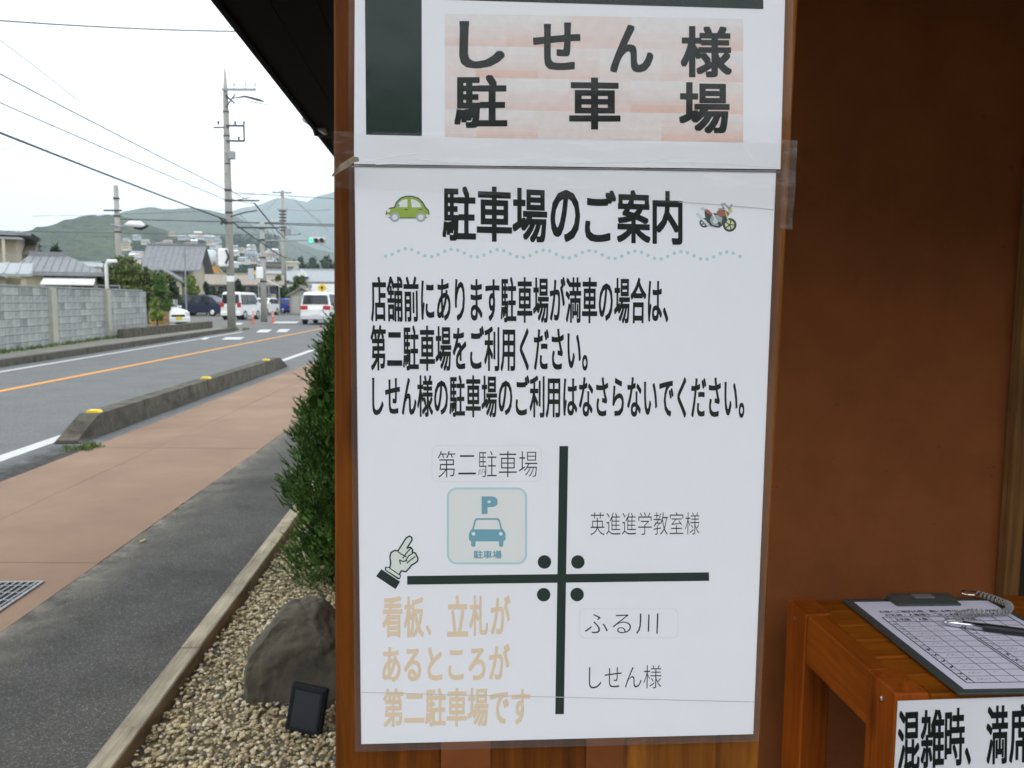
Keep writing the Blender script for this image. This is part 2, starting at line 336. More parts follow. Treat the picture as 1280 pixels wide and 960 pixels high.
# ------------------------------------------------------------------ grass and leaf helpers
M_GRASS = mat('grass_blade', (.10,.16,.035), .8, island=.5)
def tufts(spots, h, n, w=.01):
    mb = MB()
    for (x, y, z) in spots:
        for _ in range(n):
            a = random.uniform(0, 2*PI); r = random.uniform(0, h*.9); hh = h*random.uniform(.4, 1)
            bx, by = x+r*math.cos(a), y+r*math.sin(a); t = random.uniform(0, 2*PI); lx, ly = math.cos(t)*hh*.6, math.sin(t)*hh*.6
            q = random.uniform(0, 2*PI); dx, dy = math.cos(q)*w, math.sin(q)*w
            mb.add([(bx-dx,by-dy,z),(bx+dx,by+dy,z),(bx+lx,by+ly,z+hh)], [(0,1,2)])
    return mb
sp = [(Xwall(y)+.18+random.uniform(-.12,.12), y, .13) for y in np.arange(14, 31.5, .09)]
tag(tufts(sp, .12, 9, .014).build('verge_grass', M_GRASS, fixn=False), 'low green grass growing along the foot of the block wall', 'grass', kind='stuff')
sp = [(-4.05+random.uniform(-.16,.12), 7.72+random.uniform(-.14,.14), .005) for _ in range(20)]
tag(tufts(sp, .06, 14, .006).build('weed_clump', M_GRASS, fixn=False), 'small green weed clump at the near end of the kerb barrier', 'weed', kind='stuff')

# ------------------------------------------------------------------ block wall
M_BLK = mat('concrete_block', (.42,.44,.43), .95, col2=(.26,.275,.27), noise_scale=3.5, bump=.5, bump_scale=40)
M_BLK2 = mat('concrete_block_pale', (.47,.49,.475), .95, col2=(.31,.32,.31), noise_scale=3, bump=.5, bump_scale=40)
M_BLK3 = mat('concrete_block_dark', (.34,.355,.345), .95, col2=(.19,.20,.195), noise_scale=4, bump=.5, bump_scale=40)
M_CREAM = mat('cream_mortar_post', (.47,.46,.38), .9, noise_amt=.2, noise_scale=4)
wl = 31.35-17.0; ang = math.atan(.141)
bw = empty('block_wall', (Xwall(17), 17, .1), ang, 'grey concrete block wall with two pale posts across the road', 'wall')
L_ = wl/math.cos(ang); nb = int(L_/.41); meshes = {}
for mi, m in enumerate((M_BLK, M_BLK2, M_BLK3)):
    tmp = MB().bbox(-.07,.0,.0,.4,0,.188, b=.006).build('block', m, bw); meshes[mi] = tmp.data; tmp.name = 'block'
    bpy.data.objects.remove(tmp)
for r in range(8):
    for c in range(nb):
        off = 0 
        mi = random.choices((0,1,2), (5,2.2,.7+(3 if r == 7 else 0)))[0]
        b = bpy.data.objects.new('block', meshes[mi]); C.objects.link(b); b.parent = bw
        b.location = (random.uniform(-.003,.003), c*.41+off, r*.196)
MB().box(-.09,-.071,0,nb*.41,0,1.56).build('mortar_core', M_BLK3, bw)
for c in range(nb//2):
    MB().bbox(-.1,.012,c*.82,c*.82+.81,1.57,1.625,b=.006).build('coping_block', M_BLK3, bw)
for yy in (22.55, 26.9):
    s_ = (yy-17)/math.cos(ang); MB().bbox(-.06,.1,s_-.16,s_+.16,-.02,1.57,b=.01).build('concrete_post', M_CREAM, bw)

# ------------------------------------------------------------------ foliage
def leaves(lobes, n, size, up=.3, aspect=.45, seed=1, core=True):
    """many small leaf faces through a set of ellipsoid lobes (cx,cy,cz,rx,ry,rz)"""
    r = np.random.default_rng(seed); vol = np.array([l[3]*l[4]*l[5] for l in lobes])**.67; vol /= vol.sum()
    V = []; F = []
    idx = r.choice(len(lobes), n, p=vol)
    for i in range(n):
        l = lobes[idx[i]]; d = r.normal(size=3); d /= np.linalg.norm(d); rad = r.uniform(.45, 1.05)**.6
        wob = 1+.22*noise.noise(Vector((l[0]+d[0]*2.1, l[1]+d[1]*2.1, l[2]+d[2]*2.1))*1.7)
        p = np.array(l[:3])+d*np.array(l[3:])*rad*wob
        nn = d*.6+r.normal(size=3)*.6; nn /= np.linalg.norm(nn)
        a = np.cross(nn, [0.1,0.2,1]); a /= np.linalg.norm(a)+1e-9; b = np.cross(nn, a)
        th = r.uniform(0, 6.28); a, b = a*math.cos(th)+b*math.sin(th), b*math.cos(th)-a*math.sin(th)
        b = b+np.array([0,0,up]); s = size*r.uniform(.6, 1.4); k = len(V)
        V += [p-a*s*aspect, p-b*s*.2, p+a*s*aspect, p+b*s]; F.append((k, k+1, k+2, k+3))
    return V, F
def foliage_mat(name, c, isl=.45):
    m = mat(name, c, .7, island=isl, spec=.3, col2=tuple(v*.55 for v in c), noise_scale=1.5); return m
F_PINE = foliage_mat('pine_foliage', (.10,.14,.032)); F_DARK = foliage_mat('dark_foliage', (.035,.07,.035))
F_LIGHT = foliage_mat('light_foliage', (.20,.27,.05)); F_MID = foliage_mat('mid_foliage', (.09,.17,.04))
M_BARK = mat('bark', (.10,.075,.05), .95, noise_amt=.4, noise_scale=12, bump=.6, bump_scale=30)
def tree(name, label, px0, px1, py0, Y, m, n, size, z0=0, lob=7, cat='tree', group=None, seed=1, flat=.6, base=.25):
    a, b, t = D(px0, 350, Y), D(px1, 350, Y), D((px0+px1)/2, py0, Y)
    W = b.x-a.x; H = t.z-z0; cx = (a.x+b.x)/2
    root = empty(name, (cx, Y, z0), 0, label, cat, group); rr = random.Random(seed)
    tr = MB(); tr.tube([(0,0,0),(.03*H,0,H*.35),(-.02*H,0,H*.75)], [W*.035+.03, W*.028+.02, W*.01+.01], 7)
    for k in range(5):
        q = rr.uniform(0, 2*PI); tr.tube([(0,0,H*(.25+.1*k)),(math.cos(q)*W*.3, math.sin(q)*W*.3, H*(.45+.1*k))], [W*.015+.01, .01], 5)
    tr.build('trunk', M_BARK, root, smooth=True)
    lobes = []
    for k in range(lob):
        u = rr.uniform(-.33,.33); v = rr.uniform(-.3,.3); zc = H*(base+.08+(1-base-.25)*rr.random())
        fac = 1-.5*max(0, zc/H-.4); rx = W*rr.uniform(.16,.27)
        lobes.append((u*W*fac*1.1, v*W, zc, rx, rx, min(rx*flat, H*.3)))
    lobes.append((0, 0, H*.82, W*.2, W*.2, H*.17)); lobes.append((-W*.3, 0, H*(base+.2), W*.2, W*.2, H*.16)); lobes.append((W*.3, 0, H*(base+.2), W*.2, W*.2, H*.16))
    V, F = leaves(lobes, n, size, seed=seed)
    MB().add(V, F).build('crown', m, root, fixn=False); return root
GT = 'garden trees and shrubs beyond the wall'
tree('pine_tree', 'broad dark pine behind the right end of the block wall', 100, 208, 319, 41, F_PINE, 15000, .14, lob=26, seed=11, flat=.38)
tree('pine_tree', 'low dark pine in front of the tiled gable house', 183, 213, 350, 47, F_PINE, 1800, .2, seed=5)
tree('shrub', 'bright green shrub at the end of the block wall', 187, 212, 345, 39, F_MID, 1500, .14, cat='shrub', seed=6)
tree('shrub', 'small lime green shrub above the wooden fence boards', 186, 202, 371, 36, F_LIGHT, 700, .1, cat='shrub', seed=7)
tree('shrub', 'yellow green rounded shrub before the long low building', 225, 252, 344, 70, F_LIGHT, 1800, .24, cat='shrub', seed=8, base=.1)
tree('shrub', 'narrow dark shrub beside the navy minivan', 216, 230, 367, 62, F_MID, 900, .17, cat='shrub', seed=9, base=.05)
tree('tree', 'round dark clipped tree right of the tall pole', 290, 305, 349, 78, F_DARK, 1800, .2, seed=10, base=.12)
tree('tree', 'dark tree behind the tiled house roof, nearer the house', 40, 56, 304, 60, F_DARK, 1200, .26, seed=11)
tree('tree', 'dark broad tree right of the small dark tree behind the roofs', 58, 84, 306, 60, F_DARK, 1600, .28, seed=12)
tree('tree', 'green tree beside the far concrete pole', 340, 356, 344, 88, F_MID, 1200, .3, seed=13)
tree('tree', 'wide green tree above the grey sheds', 357, 392, 345, 90, F_PINE, 2500, .32, seed=14)
for i, (a, b, c) in enumerate(((366,386,321),(380,402,323),(394,422,320),(412,440,316))):
    tree('tree', ['leftmost of the dark far trees beyond the white buildings','second dark far tree beyond the white buildings','third dark far tree, half hidden by the wooden board','dark far tree hidden behind the wooden board'][i], a, b, c, 260, F_DARK, 900, 1.1, seed=20+i, group='far dark trees')
tree('shrub', 'dark rounded shrub below the gable of the tiled house', 205, 226, 350, 60, F_DARK, 1300, .2, cat='shrub', seed=41, base=.1)
tree('shrub', 'dark shrub right of the yellow green rounded shrub', 250, 264, 352, 74, F_DARK, 900, .2, cat='shrub', seed=42, base=.1)
tree('tree', 'mid green tree peeping over the tiled house roof right end', 252, 266, 328, 90, F_MID, 900, .3, seed=43)
# hedge
hd = G(250, 379); 
h = MB(); V, F = leaves([(x,0,.9,1.0,.6,.9) for x in np.arange(0, 5, .8)], 1600, .2, seed=31); h.add(V, F)
tag(h.build('hedge', F_DARK, fixn=False, loc=(D(252,370,82).x, 82, .6)), 'dark clipped hedge under the long low building', 'hedge')

# ------------------------------------------------------------------ houses
M_ROOFG = mat('grey_roof_tile', (.23,.24,.26), .6, noise_amt=.25, noise_scale=3, bump=1, bump_scale=6, bump_dist=.05)
M_ROOFM = mat('metal_roof', (.33,.36,.38), .5, noise_amt=.15, noise_scale=3)
M_ROOFB = mat('beige_roof', (.33,.29,.24), .8, noise_amt=.2, noise_scale=1)
M_WALLC = mat('cream_wall', (.55,.49,.38), .9, noise_amt=.15, noise_scale=1)
M_WALLW = mat('white_wall', (.70,.71,.70), .9, noise_amt=.1, noise_scale=1)
M_WALLG = mat('grey_green_wall', (.33,.35,.32), .9, noise_amt=.15, noise_scale=1)
M_DARKW = mat('dark_timber', (.05,.045,.04), .8)
M_WIN = mat('window_glass', (.06,.08,.1), .1, spec=.6)
M_FRAME = mat('window_frame', (.3,.3,.3), .5)
def window(parent, x0, x1, z0, z1, y, nx=2):
    w_ = MB(); w_.box(x0-.05,x1+.05,y-.06,y,z0-.05,z0); w_.box(x0-.05,x1+.05,y-.06,y,z1,z1+.05); w_.box(x0-.05,x0,y-.06,y,z0,z1); w_.box(x1,x1+.05,y-.06,y,z0,z1)
    for k in range(1, nx): xm = x0+(x1-x0)*k/nx; w_.box(xm-.02,xm+.02,y-.05,y,z0,z1)
    wo = w_.build('window', M_FRAME, parent)
    MB().box(x0+.001,x1-.001,y-.03,y-.01,z0+.001,z1-.001).build('pane', M_WIN, wo)
def gable(mb_par, x0, x1, y0, y1, ze, zr, m, over=.5, axis='x', th=.12):
    """pitched roof; ridge along axis"""
    mb = MB()
    if axis == 'x':
        ym = (y0+y1)/2; sl_ = (zr-ze)/(ym-y0); yo0, yo1 = y0-over, y1+over; zo = ze-over*sl_
        pts = [(yo0,zo),(ym,zr),(yo1,zo),(yo1,zo-th),(ym,zr-th),(yo0,zo-th)]; mb.prism(pts, x0-over, x1+over, 'x')
        # batten ridges running down the slope
        for k in np.arange(x0-over+.05, x1+over, .45):
            mb.prism([(yo0,zo),(ym,zr),(ym,zr+.04),(yo0,zo+.04)], k, k+.08, 'x')
        mb.box(x0-over, x1+over, ym-.12, ym+.12, zr-.02, zr+.16)
    else:
        xm = (x0+x1)/2; sl_ = (zr-ze)/(xm-x0); xo0, xo1 = x0-over, x1+over; zo = ze-over*sl_
        pts = [(xo0,zo),(xm,zr),(xo1,zo),(xo1,zo-th),(xm,zr-th),(xo0,zo-th)]; mb.prism(pts, y0-over, y1+over, 'y')
        mb.box(xm-.12, xm+.12, y0-over, y1+over, zr-.02, zr+.16)
    return mb.build('roof', m, mb_par)
def gable_wall(par, x0, x1, y0, y1, z0, ze, zr, m, axis='x'):
    mb = MB(); mb.box(x0, x1, y0, y1, z0, ze)
    if axis == 'x':
        ym = (y0+y1)/2; mb.prism([(y0,ze+.001),(ym,zr-.15),(y1,ze+.001)], x0+.002, x1-.002, 'x')
    else:
        xm = (x0+x1)/2; mb.prism([(x0,ze+.001),(xm,zr-.15),(x1,ze+.001)], y0+.002, y1-.002, 'y')
    return mb.build('wall', m, par)
def span(px0, px1, Y): return D(px0, 370, Y).x, D(px1, 370, Y).x
def face(px0, px1, Y, turn=0):
    a = ray(px0, 370); b = ray(px1, 370); m_ = ray((px0+px1)/2, 370); r = Y/m_.y*math.hypot(m_.x, m_.y)
    a = Vector((a.x, a.y, 0)).normalized()*r; b = Vector((b.x, b.y, 0)).normalized()*r; d = b-a
    return a, d.length, math.atan2(d.y, d.x)+R_(turn)
def hip(par, x0, x1, y0, y1, ze, zr, m, over=.5, il=1.5, ir=1.5):
    mb = MB(); a, b, c, d = x0-over, x1+over, y0-over, y1+over; ym = (y0+y1)/2
    V = [(a,c,ze),(b,c,ze),(b,d,ze),(a,d,ze),(a+il,ym,zr),(b-ir,ym,zr)]
    mb.add(V, [(0,1,5,4),(1,2,5),(2,3,4,5),(3,0,4)]); mb.add([(x, y, z-.12) for x, y, z in V], [(0,1,5,4),(1,2,5),(2,3,4,5),(3,0,4)])
    mb.box(a, b, c-.02, c+.02, ze-.14, ze+.03); mb.box(a+il, b-ir, ym-.13, ym+.13, zr-.03, zr+.16)
    n_ = int((b-a)/.3)
    for k in range(1, n_):
        x = a+(b-a)*k/n_; t = min(1, (x-a)/il, (b-x)/ir); mb.tube([(x,c,ze+.02),(x,c+(ym-c)*t,ze+(zr-ze)*t+.02)], .02, 4)
    return mb.build('roof', m, par)
def zz(py, Y, px=200): return D(px, py, Y).z
# two-storey house far left
Y = 44; p0_, W, rz_ = face(-60, 24, Y, -8); h1 = empty('house', p0_, rz_, 'two-storey beige house with balcony at the far left', 'house')
gable_wall(h1, 0, W, 0, 4, 0, zz(294,Y,0), zz(289,Y,0), M_WALLC); hip(h1, 0, W, 0, 4, zz(291,Y,0), zz(284,Y,0), M_ROOFG, .8, 2, 2)
MB().box(-.3, W+.4, -1.3, -.02, zz(300,Y,0), zz(300,Y,0)+.1).build('canopy', M_ROOFM, h1)
window(h1, W-2.4, W-.9, zz(327,Y,0), zz(308,Y,0), -.002)
bal = MB(); bz0, bz1 = zz(333,Y,0), zz(321,Y,0); bal.box(0, W+.1, -1.2, -.02, bz0-.15, bz0)
for k in np.arange(0, W+.1, .16): bal.box(k, k+.03, -1.18, -1.14, bz0, bz1)
bal.box(0, W+.1, -1.2, -1.12, bz1, bz1+.06); bal.build('balcony', M_FRAME, h1)
for xx in (W-.5,): MB().box(xx, xx+.14, -1.25, -1.1, 0, zz(300,Y,0)).build('pillar', M_WALLC, h1)
Y = 47; p0_, W, rz_ = face(14, 34, Y, -3); h1b = empty('house', p0_, rz_, 'small beige house wing right of the two-storey house', 'house')
gable_wall(h1b, 0, W, 0, 4, 0, zz(312,Y,20), zz(300,Y,20), M_WALLC); gable(h1b, 0, W, 0, 4, zz(312,Y,20), zz(299,Y,20), M_ROOFB, .6)
# carport / veranda roof
Y = 29; p0_, W, rz_ = face(-50, 50, Y, -3); h2 = empty('house', p0_, rz_, 'low house with pale grey metal roof just behind the block wall', 'house')
zt, zb = zz(331,Y+3,0), zz(345,Y,40)
mb = MB(); mb.prism([(-.5,zb-.02),(-.5,zb+.07),(3.2,zt+.07),(3.2,zt-.02)], -.3, W-.2, 'x')
for k in np.arange(-.3, W-.2, .4): mb.prism([(-.5,zb+.07),(-.5,zb+.11),(3.2,zt+.11),(3.2,zt+.07)], k, k+.05, 'x')
mb.build('roof', M_ROOFM, h2)
MB().box(0, W-.5, 1.4, 3.3, 0, zb-.05).build('wall', M_WALLC, h2)
for k in range(4): window(h2, W-2.2-k*1.7, W-1.1-k*1.7, .9, 2.05, 1.398)
for k in range(5): MB().box(W-.55-k*1.9, W-.43-k*1.9, -.35, -.23, 0, zb+.0).build('pillar', M_WALLC, h2)
MB().box(W-2.6, W-1.0, -.2, -.1, 1.75, 2.12).build('blind', M_ROOFB, h2)
# tiled single storey house
Y = 37; p0_, W, rz_ = face(30, 118, Y, -6); h3 = empty('house', p0_, rz_, 'single-storey house with grey tiled roof and cream awning', 'house')
MB().box(0, W, 0, 5, 0, zz(343,Y,70)).build('wall', M_WALLC, h3); hip(h3, 0, W, 0, 5, zz(341,Y,70), zz(320,Y+2.5,70), M_ROOFG, .45, .4, 1.7)
mb = MB(); za = zz(347,Y,80); mb.prism([(-1.5,za-.35),(-1.5,za-.3),(0,za+.05),(0,za)], W*.3, W+.1, 'x'); mb.build('awning', M_WALLW, h3)
for k in range(3): window(h3, W*.3+k*1.05, W*.3+.85+k*1.05, .7, za-.35, -.002)
Y = 46; p0_, W, rz_ = face(22, 70, Y, -3); h3b = empty('house', p0_, rz_, 'house with pale metal roof showing above the tiled roof', 'house')
gable_wall(h3b, 0, W, 0, 5, 0, zz(330,Y,50), zz(318,Y,50), M_WALLG); gable(h3b, 0, W, 0, 5, zz(329,Y,50), zz(316,Y,50), M_ROOFM, .3)
# main tiled house
Y = 72; p0_, W, rz_ = face(187, 243, Y, -12); h4 = empty('house', p0_, rz_, 'two-storey cream house with big grey tiled roof and gable', 'house')
ze, zr = zz(331,Y,215), zz(308,Y+4,215)
gable_wall(h4, 0, W, 0, 5.5, 0, ze, zr, M_WALLC); gable(h4, 0, W, 0, 5.5, ze, zr, M_ROOFG, .7)
MB().box(W*.15, W*.72, -.03, -.001, zz(340,Y), ze-.1).build('shutter_band', M_DARKW, h4)
g2 = MB(); z2 = zz(336,Y-2,232); g2.prism([(W*.25,zz(350,Y-2,215)),(W*.46,z2),(W*.95,zz(352,Y-2,250)),(W*.95,zz(352,Y-2,250)-.15),(W*.46,z2-.15),(W*.25,zz(350,Y-2,215)-.15)], -3.2, -.05, 'y'); g2.build('lower_roof', M_ROOFG, h4)
g2 = MB(); g2.prism([(W*.3,0),(W*.3,zz(350,Y-2,215)-.2),(W*.46,z2-.2),(W*.88,zz(351,Y-2,250)-.2),(W*.88,0)], -2.7, -.03, 'y'); g2.build('porch', M_WALLC, h4)
window(h4, W*.78, W*.9, zz(348,Y), zz(338,Y), -.002, 1)
# stand-in roofs between
Y = 95; p0_, W, rz_ = face(150, 188, Y, -3); h5 = empty('house', p0_, rz_, 'house with pale roof left of the big tiled house', 'house')
gable_wall(h5, 0, W, 0, 8, 0, zz(338,Y), zz(328,Y), M_WALLW); gable(h5, 0, W, 0, 8, zz(333,Y), zz(322,Y), M_ROOFB, .5)
Y = 110; p0_, W, rz_ = face(86, 125, Y, -3); h6 = empty('house', p0_, rz_, 'distant low pale building left of the street lamp pole', 'building')
gable_wall(h6, 0, W, 0, 8, 0, zz(334,Y), zz(328,Y), M_WALLW); gable(h6, 0, W, 0, 8, zz(333,Y), zz(327,Y), M_ROOFM, .5); window(h6, W*.3, W*.5, zz(345,Y), zz(338,Y), -.002)
# long low building
Y = 86; p0_, W, rz_ = face(244, 345, Y, -3); h7 = empty('building', p0_, rz_, 'long low building with broad beige roof behind the parked cars', 'building')
ze, zr = zz(353,Y,290), zz(343,Y+3,290)
gable_wall(h7, 0, W, 0, 7, 0, ze, zr, M_WALLC); gable(h7, 0, W, 0, 7, ze, zr, M_ROOFB, .8)
for k in range(5): window(h7, .8+k*1.5, 1.9+k*1.5, zz(366,Y), zz(358,Y), -.002)
MB().box(W*.76, W*.93, -.05, -.001, .05, zz(360,Y,330)).build('door', M_DARKW, h7)
# orange building, tanks
Y = 125; p0_, W, rz_ = face(260, 277, Y, -3); h8 = empty('building', p0_, rz_, 'small orange walled building behind the beige roof', 'building')
gable_wall(h8, 0, W, 0, 6, 0, zz(338,Y,270), zz(329,Y,270), mat('orange_wall', (.62,.32,.08), .9, noise_amt=.15, noise_scale=1), 'y'); gable(h8, 0, W, 0, 6, zz(338,Y,270), zz(328,Y,270), M_ROOFB, .2, 'y')
window(h8, W*.35, W*.6, zz(346,Y), zz(340,Y), -.002, 1)
Y = 150
for i, px in enumerate((266, 259)):
    c = D(px, 350, Y); t = empty('water_tank', (c.x, Y+i*3, 0), 0, ['pale blue upright tank behind the orange building', 'second pale tank, left of the blue tank'][i], 'tank')
    z0, z1 = zz(331,Y), zz(314+3*i,Y); r0 = .75-.15*i
    mb = MB(); n = 16; mb.tube([(0,0,z0),(0,0,z1),(0,0,z1+.3)], [r0, r0, r0*.5], 16); mb.build('tank_body', mat('tank_blue', (.55,.62,.66), .5), t, smooth=True)
    for k in range(3): MB().box(math.cos(k*2.1)*r0*.8-.06, math.cos(k*2.1)*r0*.8+.06, math.sin(k*2.1)*r0*.8-.06, math.sin(k*2.1)*r0*.8+.06, 0, z0).build('leg', M_STEEL, t)
# white buildings right
Y = 135; p0_, W, rz_ = face(330, 376, Y, -3); h9 = empty('building', p0_, rz_, 'white building with long pale roof beyond the parked blue car', 'building')
gable_wall(h9, 0, W, 0, 10, 0, zz(356,Y,350), zz(338,Y,350), M_WALLW); gable(h9, 0, W, 0, 10, zz(349,Y,350), zz(337,Y,350), M_ROOFM, .5)
for k in range(4): window(h9, .5+k*1.4, 1.4+k*1.4, zz(364,Y), zz(358,Y), -.002)
Y = 120; p0_, W, rz_ = face(368, 425, Y, -3); h10 = empty('building', p0_, rz_, 'white building with grey hipped roof and small white gable', 'building')
gable_wall(h10, 0, W, 0, 9, 0, zz(352,Y,390), zz(336,Y,390), M_WALLW); gable(h10, 0, W, 0, 9, zz(350,Y,390), zz(336,Y,390), M_ROOFM, .6)
dg = MB(); dg.prism([(W*.03,zz(346,Y,380)),(W*.17,zz(337,Y,380)),(W*.31,zz(346,Y,380))], -.8, 3, 'y'); dg.build('dormer', M_WALLW, h10)
MB().box(W*.2, W*.98, -.04, -.001, zz(359,Y), zz(355,Y)).build('window_band', M_WALLG, h10)
Y = 175; p0_, W, rz_ = face(357, 372, Y, -3); h11 = empty('building', p0_, rz_, 'flat-topped cream block above the white roofs', 'building')
MB().box(0, W, 0, 8, 0, zz(328,Y,360)).build('wall', M_WALLC, h11); MB().box(-.3, W+.3, -.3, 8.3, zz(328,Y,360), zz(326.5,Y,360)).build('roof', M_WALLW, h11); window(h11, W*.2, W*.7, zz(336,Y), zz(332,Y), -.002)
Y = 180; p0_, W, rz_ = face(332, 357, Y, -3); h12 = empty('building', p0_, rz_, 'dark roofed far house left of the cream block', 'house')
gable_wall(h12, 0, W, 0, 8, 0, zz(334,Y,360), zz(329,Y,360), M_WALLG); gable(h12, 0, W, 0, 8, zz(333,Y,345), zz(328,Y,345), M_DARKW, .4)
# sheds
Y = 78; p0_, W, rz_ = face(362, 392, Y, -5); h13 = empty('shed', p0_, rz_, 'grey gabled shed beside the parking area', 'shed')
gable_wall(h13, 0, W, 0, 4, 0, zz(367,Y,380), zz(360,Y,380), M_WALLG, 'y'); gable(h13, 0, W, 0, 4, zz(367,Y,380), zz(358.5,Y,380), M_ROOFB, .3, 'y')
for k in range(3): MB().box(.15+k*.75, .85+k*.75, -.04, -.001, .1, 1.7).build('door', mat('shed_door', (.42,.41,.36), .8), h13)
Y = 74; p0_, W, rz_ = face(322, 346, Y, -3); h14 = empty('carport', p0_, rz_, 'carport with thin white roof behind the parked cars', 'carport')
mb = MB(); mb.prism([(0,2.9),(W*.5,3.1),(W*1.2,2.55),(W*1.2,2.48),(W*.5,3.02),(0,2.82)], 0, 4, 'y'); mb.build('roof', M_WALLW, h14)
for k in (.05, W*.55, W*1.1): MB().box(k, k+.1, .1, .2, 0, 2.85-.2*(k > W)).build('post', M_STEEL, h14)
# board sign behind minivan
Y = 70; c = D(404, 364, Y)
sg = empty('notice_board', (c.x, Y, 0), 0, 'large white board on posts behind the white minivan', 'board'); z0, z1 = zz(376,Y,400), zz(355,Y,400)
MB().bbox(-.95,1.2,-.03,.03,z0,z1,b=.02).build('panel', M_WPAINT, sg)
for s_ in (-.8, 1.0): MB().box(s_-.04,s_+.04,.04,.1,0,z1-.1).build('post', M_STEEL, sg)
Y = 58; c = D(402.5, 360, Y); sg = empty('warning_sign', (c.x, Y, 0), 0, 'yellow diamond road sign on thin post above the minivan', 'road sign'); zc = c.z
mb = MB(); mb.prism([(0,zc-.36),(.36,zc),(0,zc+.36),(-.36,zc)], -.02, .0, 'y'); mb.build('sign_plate', mat('sign_yellow', (.85,.55,.03), .5), sg)
mb = MB(); mb.prism([(-.04,zc-.16),(.04,zc-.16),(.04,zc-.02),(.13,zc-.02),(0,zc+.17),(-.13,zc-.02),(-.04,zc-.02)], -.03, -.021, 'y'); mb.build('sign_mark', M_BLACK, sg)
MB().tube([(0,.03,0),(0,.03,zc+.3)], .035, 8).build('post', M_WPAINT, sg)

# low fences and walls by the crossing
fc = empty('wooden_fence', (G(187,413).x, G(187,413).y, .0), R_(-10), 'tan wooden board fence at the end of the block wall', 'fence')
M_TAN = wood('tan_boards', (.50,.34,.16), (.36,.22,.09), 'x', .8, .3, 0, False); FW = .95
for k in range(3): MB().bbox(0, FW, -.02, .02, .1+k*.24, .1+k*.24+.225, b=.006).build('board', M_TAN, fc)
for xx in (.02, FW-.08): MB().box(xx, xx+.06, .021, .07, 0, .82).build('post', M_DARKW, fc)
ra = empty('metal_railing', (G(189,409).x-.2, G(189,409).y+1.5, 0), R_(-8), 'thin dark metal railing behind the wooden fence', 'railing')
mb = MB(); mb.tube([(0,0,0),(0,0,1.4),(1.1,0,1.4),(1.1,0,0)], .025, 6); mb.build('rail_frame', M_DSTEEL, ra)
for k in range(5): MB().tube([(.18+k*.18,0,.3),(.18+k*.18,0,1.38)], .012, 5).build('baluster', M_DSTEEL, ra)
a = G(155,428); b = G(266,413.5); d_ = (b-a); lw = empty('low_wall', (a.x, a.y, 0), math.atan2(d_.y, d_.x), 'low dark stained concrete kerb wall past the block wall', 'wall')
for k in range(12):
    l = d_.length/12; MB().bbox(k*l+.01, (k+1)*l-.01, 0, .2, .0, .42+random.uniform(-.01,.01), b=.012).build('wall_block', M_KB, lw)
Y = 84; x0, x1 = span(243, 300, Y); cw = empty('garden_wall', (x0, Y-6, 0), 0, 'grey garden wall behind the navy minivan', 'wall'); W = x1-x0
for k in range(int(W/1.2)): MB().bbox(k*1.2, k*1.2+1.19, 0, .15, 0, 1.15, b=.01).build('panel', M_BLK2, cw)
Y = 50; x0, x1 = span(196, 221, Y); cw = empty('garden_wall', (x0, Y, 0), 0, 'pale grey panel wall behind the white car nose', 'wall'); W = x1-x0
for k in range(3): MB().bbox(k*W/3, (k+1)*W/3-.02, 0, .15, 0, 1.35, b=.01).build('panel', M_BLK2, cw)

# ------------------------------------------------------------------ poles, lamps, signals
def steps(mb, zs, r):
    for i, z in enumerate(zs): s_ = 1 if i%2 else -1; mb.box(-.012+s_*0, .012, s_*r if s_ > 0 else -r-.12, s_*r+.12 if s_ > 0 else -r, z, z+.02)
pB = Vector((G(290,412).x, 38.3, 0)); zB = D(281, 85, 38.3).z
p = empty('utility_pole', pB, 0, 'tallest concrete utility pole with street-side crossarm beside the junction', 'utility pole')
MB().tube([(0,0,0),(0,0,zB*.55),(0,0,zB-1.2),(0,0,zB)], [.19,.155,.115,.03], 12).build('shaft', M_POLEC, p, smooth=True)
mb = MB(); steps(mb, np.arange(2.5, zB-2, .45), .15); mb.build('climbing_steps', M_DSTEEL, p)
def ZB(py): return D(286, py, 38.3).z
def crossarm(par, z, x0, x1, ins=(), t=.05):
    ar = MB().box(x0, x1, -.2, -.13, z-t, z+t).build('crossarm', M_STEEL, par)
    for k, xi in enumerate(ins):
        MB().tube([(xi,-.165,z+t),(xi,-.165,z+t+.12),(xi,-.165,z+t+.14),(xi,-.165,z+t+.3),(xi,-.165,z+t+.32)], [.03,.03,.07,.07,.03], 8).build('insulator', M_WPAINT, ar)
mb = MB(); z = ZB(113); crossarm(p, z, -.1, 1.42, (.45,.95,1.38))
mb = MB(); z0, z1 = ZB(158), ZB(177); mb.box(.05,.85,-.19,-.13,z0-.04,z0+.04); mb.box(.05,.85,-.19,-.13,z1-.04,z1+.04); mb.box(.81,.87,-.19,-.13,z1,z0); mb.build('bracket', M_DSTEEL, p)
mb = MB(); mb.tube([(.05,-.15,ZB(135)),(.5,-.15,ZB(118))], .03, 6); mb.tube([(.05,-.15,ZB(120)),(.45,-.15,ZB(130))], .04, 6); mb.build('brace', M_DSTEEL, p)
MB().bbox(.12,.42,-.3,-.1,ZB(200),ZB(190),b=.02).build('junction_box', M_STEEL, p)
for (x_, y_) in ((.45,158),(.85,158),(.6,177),(-.3,158)): MB().tube([(x_,-.16,ZB(y_)+.04),(x_,-.16,ZB(y_)+.16),(x_,-.16,ZB(y_)+.2)], [.03,.055,.03], 8).build('insulator', M_DSTEEL, p)
